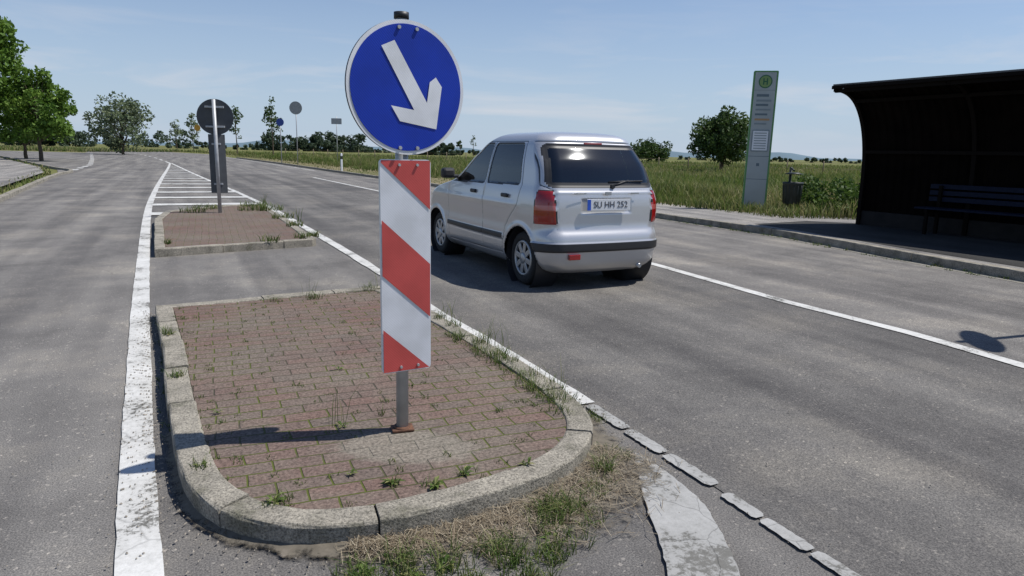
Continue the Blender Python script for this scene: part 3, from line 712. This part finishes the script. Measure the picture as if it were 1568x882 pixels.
# ------------------------------------------------------------ bus stop pylon
bp=empty('bus_stop_sign',(5.93,17.0,.05),math.radians(-14)); bp.rotation_euler[1]=math.radians(.3)
M_pyl=plain('pylon_panel',(.36,.39,.38),.5,var=.06,scale=3); M_gr=plain('pylon_green',(.10,.25,.08),.45); M_dgr=plain('emblem_green',(.03,.13,.06),.5); M_pnl=plain('pylon_text_panel',(.22,.26,.27),.5)
M_yel=plain('emblem_yellow',(.20,.30,.10),.5)
slab('body',[(p[0],p[1]+1.67) for p in rrect(.56,3.36,.03)],-.05,.05,M_gr,bp)
slab('front_panel',[(p[0],p[1]+1.67) for p in rrect(.48,3.29,.02)],-.056,-.0505,M_pyl,bp)
disc('emblem',.155,-.062,-.057,M_dgr,bp,(0,3.10),40); disc('emblem_inner',.13,-.066,-.0625,M_yel,bp,(0,3.10),40)
for nm,(cx,cz,w,h) in {'h_left':(-.04,3.10,.028,.15),'h_right':(.04,3.10,.028,.15),'h_bar':(0,3.10,.06,.028)}.items(): box(nm,(cx,-.069,cz),(w,.004,h),M_dgr,bp)
M_tx=plain('pylon_print',(.12,.16,.18),.5); M_or=plain('pylon_orange',(.42,.25,.12),.5)
for i,(cz,h,m) in enumerate([(2.78,.06,M_tx),(2.66,.05,M_pnl),(2.56,.05,M_tx),(2.45,.04,M_pnl),(2.34,.045,M_tx),(2.22,.045,M_or),(2.12,.04,M_pnl)]):
    box('line_%d'%i,(0 if i%2 else -.03,-.058,cz),(.34 if i%2 else .28,.004,h),m,bp)
slab('timetable_frame',[(p[0],p[1]+1.72) for p in rrect(.40,.52,.02)],-.066,-.0565,M_pnl,bp)
slab('timetable',[(p[0],p[1]+1.72) for p in rrect(.35,.46,.01)],-.070,-.0665,M_white,bp)
for i in range(7): box('row_%d'%i,(0,-.0715,1.90-i*.06),(.28,.002,.02),M_pnl,bp)
box('seam_a',(0,-.058,1.35),(.48,.003,.012),M_tx,bp); box('seam_b',(0,-.058,.8),(.48,.003,.012),M_tx,bp); box('seam_c',(0,-.058,2.90),(.48,.003,.010),M_pnl,bp)
box('small_label',(0,-.058,1.15),(.07,.004,.07),M_tx,bp)

wb=empty('waste_bin',(6.45,16.0,.05)); M_bin=plain('bin_dark',(.02,.026,.023),.5,var=.3)
cyl('post',(0,.2,0),(0,.2,1.12),.03,M_bin,wb,n=12)
V=[];F=[];n=28
for z,r in ((.28,.17),(.30,.185),(.72,.215),(.74,.23),(.78,.23),(.78,.205),(.5,.19)):
    for i in range(n): t=2*math.pi*i/n; V.append((r*math.cos(t),r*math.sin(t),z))
for s in range(6):
    for i in range(n): F.append((s*n+i,s*n+(i+1)%n,(s+1)*n+(i+1)%n,(s+1)*n+i))
F.append(tuple(range(n))[::-1]); mk('bucket',V,F,M_bin,wb,smooth=True)
for i in range(14):
    t=2*math.pi*i/14; cyl('rib_%d'%i,(.188*math.cos(t),.188*math.sin(t),.31),(.217*math.cos(t),.217*math.sin(t),.71),.006,M_bin,wb,n=6)
cyl('lid_post',(0,.2,1.1),(0,.0,1.04),.02,M_bin,wb,n=8); cyl('lid',(0,0,.96),(0,0,1.0),.22,M_bin,wb,r1=.10,n=24)

# ------------------------------------------------------------ bus shelter
sh=empty('bus_shelter',(5.80,12.95,.117),math.atan2(-.86,.5))
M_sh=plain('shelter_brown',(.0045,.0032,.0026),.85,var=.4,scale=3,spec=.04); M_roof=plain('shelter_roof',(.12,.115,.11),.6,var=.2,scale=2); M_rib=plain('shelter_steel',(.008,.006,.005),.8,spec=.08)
prof=[(0,2.53),(.12,2.535),(.3,2.52),(.5,2.46),(.7,2.33),(.88,2.12),(1.02,1.86),(1.12,1.55),(1.18,1.2),(1.2,.8),(1.2,.0)]
pr=smoothpoly(prof,2,False); LEN=8.0
V=[];F=[]; nx=int(LEN/.04)
for i in range(nx+1):
    x=LEN*i/nx; c=.008*(1 if (i//2)%2 else -1)
    for k,(s,z) in enumerate(pr):
        a=pr[max(0,k-1)];b=pr[min(len(pr)-1,k+1)]; tx,tz=b[0]-a[0],b[1]-a[1]; l=math.hypot(tx,tz); nxn,nzn=tz/l,-tx/l
        V.append((x,s+nxn*c,z+nzn*c))
m_=len(pr)
for i in range(nx):
    for k in range(m_-1): a=i*m_+k; F.append((a,a+1,a+m_+1,a+m_))
mk('inner_cladding',V,F,M_sh,sh)
V=[];F=[]
for x in (-.03,LEN):
    for off_ in (.02,.06):
        for k,(s,z) in enumerate(pr):
            a=pr[max(0,k-1)];b=pr[min(len(pr)-1,k+1)]; tx,tz=b[0]-a[0],b[1]-a[1]; l=math.hypot(tx,tz)
            V.append((x,s-tz/l*off_,z+tx/l*off_))
for k in range(m_-1):
    F.append((m_+k,m_+k+1,3*m_+k+1,3*m_+k)); F.append((k,2*m_+k,2*m_+k+1,k+1)); F.append((k,k+1,m_+k+1,m_+k)); F.append((2*m_+k,3*m_+k,3*m_+k+1,2*m_+k+1))
F.append((0,m_,3*m_,2*m_))
mk('outer_skin',V,F,M_roof,sh)
for x in (0.02,2.0,4.0,6.0,7.95):
    V=[];F=[]
    for dx in (-.035,.035):
        for off_ in (.012,.075):
            for k,(s,z) in enumerate(pr):
                a=pr[max(0,k-1)];b=pr[min(len(pr)-1,k+1)]; tx,tz=b[0]-a[0],b[1]-a[1]; l=math.hypot(tx,tz)
                V.append((x+dx,s+tz/l*off_,z-tx/l*off_))
    for k in range(m_-1):
        F+=[(m_+k,3*m_+k,3*m_+k+1,m_+k+1),(k,k+1,m_+k+1,m_+k),(2*m_+k,3*m_+k,3*m_+k+1,2*m_+k+1)]
    mk('rib_%d'%int(x),V,F,M_rib,sh)
for s,z in ((.04,2.47),(.62,2.32),(1.08,1.4)):
    box('purlin',(LEN/2,s,z),(LEN,.05,.06),M_rib,sh)
box('front_fascia',(LEN/2,-.025,2.53),(LEN+.06,.03,.06),M_rib,sh,.004)
box('plinth',(LEN/2,1.22,.12),(LEN,.10,.30),plain('plinth_dark',(.012,.010,.009),.9,var=.4),sh,.01)
be=empty('bench',(0,0,0),0,sh); M_bl=plain('bench_blue',(.006,.010,.026),.7,var=.2,spec=.2)
for i in range(4): box('seat_slat_%d'%i,(3.2,.62+i*.095,.45),(3.6,.08,.03),M_bl,be,.006)
for i in range(3): box('back_slat_%d'%i,(3.2,1.02,.60+i*.11),(3.6,.025,.08),M_bl,be,.006)
for x in (1.6,3.2,4.8):
    box('leg_%d'%int(x*10),(x,.76,.40),(.05,.34,.05),M_rib,be); box('legv_%d'%int(x*10),(x,.64,.22),(.048,.05,.44),M_rib,be); box('legb_%d'%int(x*10),(x,.98,.42),(.052,.05,.84),M_rib,be)

# ------------------------------------------------------------ car
def carpaint():
    m,nt,b=nmat('car_paint_silver')
    g=N(nt,'ShaderNodeNewGeometry'); tc=N(nt,'ShaderNodeTexCoord')
    no=N(nt,'ShaderNodeTexNoise',Scale=900.0,Detail=1.0); L(nt,tc.outputs['Object'],no.inputs['Vector'])
    r=ramp(nt,no.outputs['Fac'],[(.3,(.50,.50,.51)),(.7,(.64,.64,.65))])
    sx=N(nt,'ShaderNodeSeparateXYZ'); L(nt,tc.outputs['Object'],sx.inputs[0])
    du=ramp(nt,sx.outputs['Z'],[(.2,(.4,.4,.4)),(.55,(0,0,0))])
    c=mix(nt,du.outputs['Color'],r.outputs['Color'],(.28,.26,.23))
    c=mix(nt,g.outputs['Backfacing'],c,(.03,.03,.032))
    at=N(nt,'ShaderNodeAttribute'); at.attribute_name='gap'
    rr=ramp(nt,at.outputs['Fac'],[(.3,(0,0,0)),(.8,(1,1,1))])
    c=mix(nt,rr.outputs['Color'],c,(.02,.02,.02))
    L(nt,c,b.inputs['Base Color']); b.inputs['Metallic'].default_value=.5; b.inputs['Roughness'].default_value=.34; b.inputs['Coat Weight'].default_value=.8; b.inputs['Coat Roughness'].default_value=.03
    return m
def glassm(name,tint,refl_ior=1.5):
    m,nt,b=nmat(name); nt.nodes.remove(b)
    tr=N(nt,'ShaderNodeBsdfTransparent'); tr.inputs[0].default_value=(*tint,1)
    gl=N(nt,'ShaderNodeBsdfGlossy'); gl.inputs['Roughness'].default_value=.045; gl.inputs['Color'].default_value=(.95,.98,1,1)
    fr=N(nt,'ShaderNodeFresnel'); fr.inputs['IOR'].default_value=refl_ior
    mx=N(nt,'ShaderNodeMixShader'); L(nt,fr.outputs[0],mx.inputs[0]); L(nt,tr.outputs[0],mx.inputs[1]); L(nt,gl.outputs[0],mx.inputs[2])
    L(nt,mx.outputs[0],nt.nodes['Material Output'].inputs['Surface']); return m
M_car=carpaint(); M_glass=glassm('car_glass',(.30,.35,.34),1.75); M_trim=plain('car_black_trim',(.02,.02,.022),.5,var=.15)
M_rubber=plain('tyre_rubber',(.016,.016,.016),.85,var=.2,scale=30); M_hub=plain('hubcap',(.40,.41,.42),.35,.6,var=.08)
M_lamp,nt,b=nmat('tail_lamp'); tc=N(nt,'ShaderNodeTexCoord'); wv=N(nt,'ShaderNodeTexWave',Scale=26.0); wv.bands_direction='Z'; L(nt,tc.outputs['Object'],wv.inputs['Vector'])
r=ramp(nt,wv.outputs['Fac'],[(.2,(.20,.005,.006)),(.8,(.38,.012,.010))]); 
sx=N(nt,'ShaderNodeSeparateXYZ'); L(nt,tc.outputs['Object'],sx.inputs[0])
zz=ramp(nt,sx.outputs['Z'],[(.0,(0,0,0)),(.795,(0,0,0)),(.80,(1,1,1)),(.845,(1,1,1)),(.85,(0,0,0))])
L(nt,mix(nt,zz.outputs['Color'],r.outputs['Color'],(.45,.10,.09)),b.inputs['Base Color']); b.inputs['Roughness'].default_value=.15; b.inputs['Coat Weight'].default_value=1
M_seat=plain('seat_fabric',(.04,.043,.048),.9,var=.25,scale=20)
ca=math.radians(27)
car=empty('car',(.965,6.85,.006),math.radians(90)+ca)
lev=[(.17,.10,3.35,.62,.25),(.20,.05,3.45,.68,.25),(.26,.01,3.52,.73,.25),(.33,0,3.55,.75,.24),(.40,-.01,3.56,.757,.24),(.52,-.005,3.56,.76,.24),(.555,.015,3.54,.757,.24),(.575,.045,3.52,.752,.22),(.62,.05,3.50,.757,.21),(.70,.052,3.46,.762,.2),
 (.80,.055,3.36,.760,.2),(.86,.06,3.20,.753,.2),(.91,.07,2.95,.742,.2),(.95,.085,2.70,.730,.2),(.985,.10,2.62,.715,.2),(1.08,.135,2.42,.692,.19),(1.17,.18,2.28,.672,.18),(1.24,.227,2.17,.653,.18),(1.30,.279,2.06,.634,.18),(1.36,.333,1.96,.613,.17),(1.40,.366,1.90,.598,.17),(1.43,.368,1.83,.58,.17),(1.455,.38,1.76,.56,.17),(1.487,.42,1.68,.525,.17),
 (1.51,.48,1.55,.47,.16),(1.527,.58,1.42,.38,.14),(1.538,.74,1.3,.25,.1),(1.543,.93,1.12,.06,.03),(1.544,.99,1.05,.004,.002)]
lev=np.array(lev); tt=np.concatenate([[0],np.cumsum(np.sqrt(np.diff(lev[:,0])**2+(np.diff(lev[:,1])*.5)**2+np.diff(lev[:,3])**2))])
NR=190; ts_=np.linspace(0,tt[-1],NR); A=np.stack([np.interp(ts_,tt,lev[:,i]) for i in range(5)],1)
ker=np.exp(-np.arange(-5,6)**2/(2*1.8**2)); ker/=ker.sum()
As=A.copy()
for i in range(5):
    pad=np.concatenate([2*A[0,i]-A[5:0:-1,i],A[:,i],2*A[-1,i]-A[-2:-7:-1,i]]); As[:,i]=np.convolve(pad,ker,'valid')
A=As
ZO,XR,XF,WW,RC=A.T; WW=np.maximum(WW,.003); RC=np.maximum(RC,.001)
nr,nc_,nsd,nf=84,16,270,40
def outline(xr,xf,w,r):
    X=[];Y=[]
    ys=np.linspace(-(w-r),(w-r),nr,endpoint=False); X.append(np.full(nr,xr)); Y.append(ys)
    th_=np.linspace(0,math.pi/2,nc_,endpoint=False); X.append(xr+r-r*np.cos(th_)); Y.append((w-r)+r*np.sin(th_))
    xs=np.linspace(xr+r,xf-r*1.3,nsd,endpoint=False); X.append(xs); Y.append(np.full(nsd,w))
    rf=r*1.3
    X.append(xf-rf+rf*np.sin(th_)); Y.append((w-r)+r*np.cos(th_))
    ys=np.linspace((w-r),-(w-r),nf,endpoint=False); X.append(np.full(nf,xf)); Y.append(ys)
    X.append(xf-rf+rf*np.cos(th_)); Y.append(-(w-r)-r*np.sin(th_))
    X.append(np.linspace(xf-rf,xr+r,nsd,endpoint=False)); Y.append(np.full(nsd,-w))
    X.append(xr+r-r*np.sin(th_)); Y.append(-(w-r)-r*np.cos(th_))
    return np.concatenate(X),np.concatenate(Y)
ct=np.concatenate([np.zeros(nr),np.ones(nc_),np.full(nsd,2),np.full(nc_,3),np.full(nf,4),np.full(nc_,3),np.full(nsd,2),np.ones(nc_)]).astype(int)
X=np.zeros((NR,len(ct)));Yc=np.zeros_like(X)
for i in range(NR): X[i],Yc[i]=outline(XR[i],XF[i],WW[i],RC[i])
Zo=np.repeat(ZO[:,None],len(ct),1)
yn=Yc/np.maximum(WW[:,None],.05)
tfr=np.clip((X-1.0)/(XF[:,None]-1.0),0,1)
X=X+ .045*yn**2*np.clip(1-(X-XR[:,None])/.6,0,1) - .22*yn**2*tfr**6
Yc=Yc*(1-.035*np.clip((X-1.75)/1.8,-1,1)**2*1.0)
ZL=Zo.copy()
Z=Zo+.04*np.clip((Zo-.5)/.12,0,1)
CT=np.repeat(ct[None],NR,0)
rear=((CT==0)|(CT==1))&(X<.6)
def sdf_poly(px,pz,poly_):
    d=np.full(px.shape,-9.); n=len(poly_)
    for i in range(n):
        a=poly_[i];b=poly_[(i+1)%n]; ex,ez=b[0]-a[0],b[1]-a[1]; l=math.hypot(ex,ez)
        d=np.maximum(d,((px-a[0])*ez-(pz-a[1])*ex)/l)
    return d
def sdf_round(px,pz,poly_,r):
    n=len(poly_); acc=np.zeros(px.shape); mx=np.full(px.shape,-9.)
    for i in range(n):
        a=poly_[i];b=poly_[(i+1)%n]; ex,ez=b[0]-a[0],b[1]-a[1]; l=math.hypot(ex,ez)
        d=((px-a[0])*ez-(pz-a[1])*ex)/l+r; mx=np.maximum(mx,d); acc+=np.maximum(d,0)**2
    return np.where(mx>0,np.sqrt(acc),mx)-r
def dseg(px,pz,pts):
    d=np.full(px.shape,9.)
    for a,b in zip(pts[:-1],pts[1:]):
        ex,ez=b[0]-a[0],b[1]-a[1]; t=np.clip(((px-a[0])*ex+(pz-a[1])*ez)/(ex*ex+ez*ez),0,1)
        d=np.minimum(d,np.hypot(px-a[0]-ex*t,pz-a[1]-ez*t))
    return d
winR=[(.62,.995),(1.385,.975),(1.385,1.40),(.74,1.40)]
winF=[(1.455,.975),(2.42,.955),(2.30,1.03),(1.96,1.35),(1.90,1.40),(1.455,1.40)]
sd1=sdf_round(X,ZL,winR,.035); sd2=sdf_round(X,ZL,winF,.025); sds=np.minimum(sd1,sd2); sds[~(CT==2)&~(CT==1)]=9; sds[(np.abs(Yc)<.5)]=9
wr=[(-.635,.99),(.635,.99),(.555,1.395),(-.555,1.395)]
rsd=sdf_round(Yc,ZL,wr,.06)
rsd=np.where(rear,rsd,9.)
wf=[(-.62,1.0),(.62,1.0),(.54,1.385),(-.54,1.385)]
fsd=np.where((CT==4)|((CT==3)&(np.abs(Yc)<.62)),sdf_poly(Yc,ZL,wf),9.)
gs=np.minimum(np.minimum(sds,rsd),fsd)
inner_=.565+.03*(ZL-.62)/.3
lsd=np.maximum.reduce([inner_-np.abs(Yc),.625-ZL,ZL-.95,X-.24]); lsd=np.where(rear|((CT==2)&(X<.3)),lsd,9.)
gp=np.full(X.shape,9.)
Ya=np.abs(Yc)
gr=np.minimum(dseg(Ya,ZL,[(.556,.585),(.59,.955),(.675,1.0),(.605,1.42)]),dseg(Ya,ZL,[(.605,1.42),(0,1.43)])); gp=np.where(rear,np.minimum(gp,gr),gp)
gsd=np.minimum.reduce([dseg(X,ZL,[(.70,1.425),(.57,.985),(.60,.78),(.86,.56),(.93,.33)]),dseg(X,ZL,[(1.42,1.425),(1.42,.29)]),dseg(X,ZL,[(2.48,.93),(2.47,.29)]),dseg(X,ZL,[(.93,.29),(2.47,.27)]),dseg(X,ZL,[(.70,1.425),(1.90,1.425)])])
gp=np.where((CT==2),np.minimum(gp,gsd),gp)
dX=np.gradient(X,axis=1); dY=np.gradient(Yc,axis=1); ln=np.maximum(np.hypot(dX,dY),1e-6)
nxp=-dY/ln; nyp=dX/ln
disp=np.zeros_like(X)
disp-=.007*(gs<0)
disp-=.008*np.exp(-(gp/.006)**2)*(gs>.01)
moul=np.maximum.reduce([np.abs(ZL-.47)-.028,np.abs(X-1.70)-.80]); moul=np.where(CT==2,moul,9.)
disp+=.010*(moul<0)
bst=np.maximum(np.abs(ZL-.435)-.042,X-.42); bst=np.where((CT==0)|(CT==1)|((CT==2)&(X<.5)),bst,9.)
disp+=.012*(bst<0)
disp+=.006*(lsd<0)
disp+=.010*np.exp(-((ZL-.78)/.035)**2)*(CT==2)*np.clip((X-.5)/.2,0,1)
rad_=np.full(X.shape,9.)
for wx in (.53,2.91):
    d=np.hypot(X-wx,Z-.275); rad_=np.where((CT==2)|(CT==1)|(CT==3),np.minimum(rad_,d),rad_)
disp+=.014*np.exp(-((rad_-.355)/.025)**2)
rec=np.maximum(np.abs(Yc)-.30,np.abs(ZL-.80)-.075); rec=np.where(rear,rec,9.); disp-=.012*np.clip(-rec/.012,0,1)
disp+=.006*np.exp(-((ZL-.93)/.012)**2)*(CT<=1)*(Ya<.56)
X2=X+nxp*disp; Y2=Yc+nyp*disp
for wx in (.53,2.91):
    d=np.hypot(X2-wx,Z-.275); m_s=(np.abs(d-.335)<.0075)&((CT==2)|(CT==1)|(CT==3)); f_=np.where(m_s,.335/np.maximum(d,.01),1)
    X2=wx+(X2-wx)*f_; Z=.275+(Z-.275)*f_
nC=len(ct); Vn=np.stack([X2,Y2,Z],2).reshape(-1,3)
r_=np.arange(NR-1)[:,None]; c_=np.arange(nC)[None]; c1=(c_+1)%nC
q=np.stack([r_*nC+c_,(r_+1)*nC+c_,(r_+1)*nC+c1,r_*nC+c1],2).reshape(-1,4)
def favg(a): a=a.reshape(-1); return a[q].mean(1)
fg=favg(gs); fl=favg(lsd); fm=favg(moul); fb=favg(bst); fr_=favg(rad_); frs=favg(rsd)
mid=np.zeros(len(q),int)
mid[(fg<.014)]=2; mid[fg<0]=1; mid[(frs>-.035)&(frs<.014)]=2; mid[fl<.006]=2; mid[fl<0]=3; mid[fm<.0]=2; mid[fb<0]=2
keep=fr_>.333
q=q[keep];mid=mid[keep]
loops=q.ravel()
gapa=np.exp(-(gp/.0055)**2)*(gs>.01); 
o=mknp('body',Vn,loops,np.full(len(q),4),[M_car,M_glass,M_trim,M_lamp],car,mid,{'gap':gapa.ravel()},smooth=True)
P_=np.stack([X2[0],Y2[0]],1)
V=[(x,y,.19) for x,y in P_[::8]]
mk('underbody',V,[tuple(range(len(V)))],M_trim,car)
box('underbody_core',(1.75,0,.30),(2.9,1.05,.20),M_trim,car,.02)
def lathe(name,prof_,cx,cy,cz,mat,parent,sgn,n=48):
    V=[];F=[]
    for (r,y) in prof_:
        for i in range(n): t=2*math.pi*i/n; V.append((cx+r*math.cos(t),cy+sgn*y,cz+r*math.sin(t)))
    for s in range(len(prof_)-1):
        for i in range(n): F.append((s*n+i,s*n+(i+1)%n,(s+1)*n+(i+1)%n,(s+1)*n+i))
    return mk(name,V,F,mat,parent,smooth=True)
for wi,wx in enumerate((.53,2.91)):
    for sg in (1,-1):
        w=empty('wheel_%d'%(wi*2+(sg<0)),(0,0,0),0,car)
        lathe('well',[(.336,.72),(.336,.45),(.02,.45)],wx,0,.275,M_trim,w,sg)
        lathe('tyre',[(.18,.52),(.24,.525),(.268,.545),(.277,.57),(.277,.66),(.268,.688),(.24,.703),(.20,.70),(.185,.69)],wx,0,.277,M_rubber,w,sg)
        lathe('rim_barrel',[(.185,.69),(.18,.66),(.17,.655),(.10,.66)],wx,0,.277,M_trim,w,sg)
        lathe('hub_ring',[(.186,.688),(.182,.700),(.165,.702),(.158,.690),(.158,.67)],wx,0,.277,M_hub,w,sg)
        lathe('hub_centre',[(.06,.67),(.058,.70),(.045,.708),(.0,.710)],wx,0,.277,M_hub,w,sg,24)
        for k in range(8):
            a=k*math.pi/4+.2; bx=box('spoke_%d'%k,(wx+.11*math.cos(a),sg*.690,.277+.11*math.sin(a)),(.115,.014,.055),M_hub,w,.005,(0,-a,0))
for sg in (1,-1):
    for x in (.80,1.62): 
        box('handle',(x+.06,sg*.762,.905),(.14,.03,.042),M_trim,car,.012)
    box('mirror_arm',(2.30,sg*.74,1.045),(.07,.10,.04),M_trim,car,.012)
    box('mirror',(2.30,sg*.835,1.085),(.10,.17,.125),M_trim,car,.035,(0,0,sg*.15))
M_plate=plain('plate_white',(.62,.63,.65),.35,var=.02); M_plb=plain('plate_blue',(.02,.08,.45),.4); M_ink=plain('plate_ink',(.09,.09,.10),.5)
pl=empty('licence_plate',(.028,0,.855),0,car); pl.rotation_euler=(0,math.radians(3),0)
box('plate',(0,0,0),(.01,.52,.115),M_plate,pl,.003); box('blue_band',(-.0065,.238,0),(.003,.04,.105),M_plb,pl)
tx=bpy.data.curves.new('plate_text','FONT'); tx.body='SU HH 252'; tx.size=.088; tx.align_x='CENTER'; tx.align_y='CENTER'; tx.extrude=.001; tx.materials.append(M_ink)
to=bpy.data.objects.new('plate_text',tx); to.rotation_euler=(math.radians(90),0,math.radians(-90)); to.location=(-.0075,-.02,0); link(to,pl)
M_refl=plain('reflector_red',(.30,.01,.01),.25,coat=1)
box('rear_fog_lamp',(.0,.40,.345),(.03,.13,.055),M_refl,car,.006)
cyl('wiper_arm',(.105,-.08,1.035),(.135,-.30,1.09),.008,M_trim,car,n=8); cyl('wiper_blade',(.125,-.05,1.075),(.14,-.48,1.085),.009,M_trim,car,n=8); cyl('wiper_pivot',(.12,-.08,1.03),(.08,-.08,1.03),.022,M_trim,car,n=12)
box('emblem',(.048,0,.965),(.01,.075,.035),M_hub,car,.004)
box('tailgate_text',(.050,.33,.965),(.004,.14,.014),M_hub,car)
box('tailgate_badge',(.052,-.33,.965),(.004,.10,.014),M_hub,car)
box('third_brake_lamp',(.372,0,1.452),(.02,.22,.018),M_lamp,car,.004)
cyl('exhaust',(.02,-.42,.215),(.2,-.42,.225),.022,M_hub,car,n=14)
it=empty('interior',(0,0,0),0,car)
box('floor',(1.6,0,.33),(2.9,1.2,.04),M_trim,it); box('dash',(2.42,0,.86),(.4,1.25,.28),M_trim,it,.05)
for nm,x in (('rear',.66),('front',1.62)):
    for y in (-.33,.33):
        box(nm+'_seat_back',(x,y,.83),(.12,.46,.60),M_seat,it,.05,(0,math.radians(-12),0)); box(nm+'_headrest',(x-.07,y,1.22),(.09,.24,.16),M_seat,it,.035)
        box(nm+'_seat_cushion',(x+.3,y,.55),(.5,.46,.16),M_seat,it,.05)
box('parcel_shelf',(.40,0,1.0),(.36,1.15,.03),M_seat,it,.008)
M_shirt=plain('shirt',(.10,.12,.18),.9)
me=bpy.data.meshes.new('driver'); bm=bmesh.new()
jo=[(1.75,.33,.65),(1.72,.33,.90),(1.70,.33,1.12),(1.72,.33,1.20),(1.75,.33,1.30),(1.70,.13,1.08),(1.70,.53,1.08),(1.90,.08,.92),(1.90,.57,.92),(2.15,.2,1.0),(2.15,.46,1.0)]
bv=[bm.verts.new(j) for j in jo]
for a,b_ in ((0,1),(1,2),(2,3),(3,4),(2,5),(2,6),(5,7),(6,8),(7,9),(8,10)): bm.edges.new((bv[a],bv[b_]))
bm.to_mesh(me); bm.free(); dr=bpy.data.objects.new('driver',me); link(dr,it); me.materials.append(M_shirt)
sk=dr.modifiers.new('s','SKIN')
for i,rr in enumerate([.15,.16,.12,.055,.085,.07,.07,.05,.05,.035,.035]): me.skin_vertices[0].data[i].radius=(rr,rr)
me.skin_vertices[0].data[0].use_root=True
ss=dr.modifiers.new('ss','SUBSURF'); ss.levels=2; ss.render_levels=2

# ------------------------------------------------------------ light + sky
el=math.radians(60); sv=Vector((math.cos(el)*.988,math.cos(el)*.15,math.sin(el))).normalized()
sun=bpy.data.lights.new('sun','SUN'); sun.energy=5.0; sun.angle=math.radians(.53); sun.color=(1,.965,.91)
so=bpy.data.objects.new('sun',sun); so.rotation_euler=(-sv).to_track_quat('-Z','Y').to_euler(); link(so)
w=bpy.data.worlds.new('World'); scene.world=w; w.use_nodes=True; nt=w.node_tree; bg=nt.nodes['Background']
sky=N(nt,'ShaderNodeTexSky'); sky.sky_type='NISHITA'; sky.sun_disc=False; sky.sun_elevation=el; sky.sun_rotation=math.atan2(sv.x,sv.y); sky.altitude=60; sky.air_density=1.0; sky.dust_density=.3; sky.ozone_density=2.5
tc=N(nt,'ShaderNodeTexCoord'); mp=N(nt,'ShaderNodeMapping'); mp.inputs['Scale'].default_value=(1.6,1.6,12); L(nt,tc.outputs['Generated'],mp.inputs['Vector'])
n1=N(nt,'ShaderNodeTexNoise',Scale=2.1,Detail=9.0,Roughness=.58,Distortion=.5); L(nt,mp.outputs['Vector'],n1.inputs['Vector'])
cr=ramp(nt,n1.outputs['Fac'],[(.50,(0,0,0)),(.75,(.6,.6,.6))])
sp=N(nt,'ShaderNodeSeparateXYZ'); L(nt,tc.outputs['Generated'],sp.inputs[0])
am=ramp(nt,sp.outputs['Z'],[(.0,(.6,.6,.6)),(.08,(1,1,1)),(.16,(.3,.3,.3)),(.3,(.05,.05,.05))])
fac=mix(nt,1.0,cr.outputs['Color'],am.outputs['Color'],'MULTIPLY')
tint=mix(nt,1.0,sky.outputs['Color'],(.98,1.02,1.14),'MULTIPLY')
hz=ramp(nt,sp.outputs['Z'],[(.0,(.9,.9,.9)),(.06,(.7,.7,.7)),(.2,(.3,.3,.3)),(.4,(0,0,0))])
base=mix(nt,hz.outputs['Color'],tint,(4.8,6.0,7.6))
skc=mix(nt,fac,base,(7.4,7.4,7.8))
L(nt,skc,bg.inputs['Color']); bg.inputs['Strength'].default_value=.095

# ------------------------------------------------------------ camera
cam=bpy.data.cameras.new('camera'); cam.sensor_width=36; cam.lens=1045/1568*36; cam.clip_end=6000; cam.clip_start=.05
co=bpy.data.objects.new('camera',cam); th=math.atan(207/1045.)
Mx=Matrix.Rotation(math.radians(90)-th,4,'X')@Matrix.Rotation(math.radians(1.3),4,'Z'); Mx.translation=Vector((0,0,1.35))
co.matrix_world=Mx; link(co); scene.camera=co
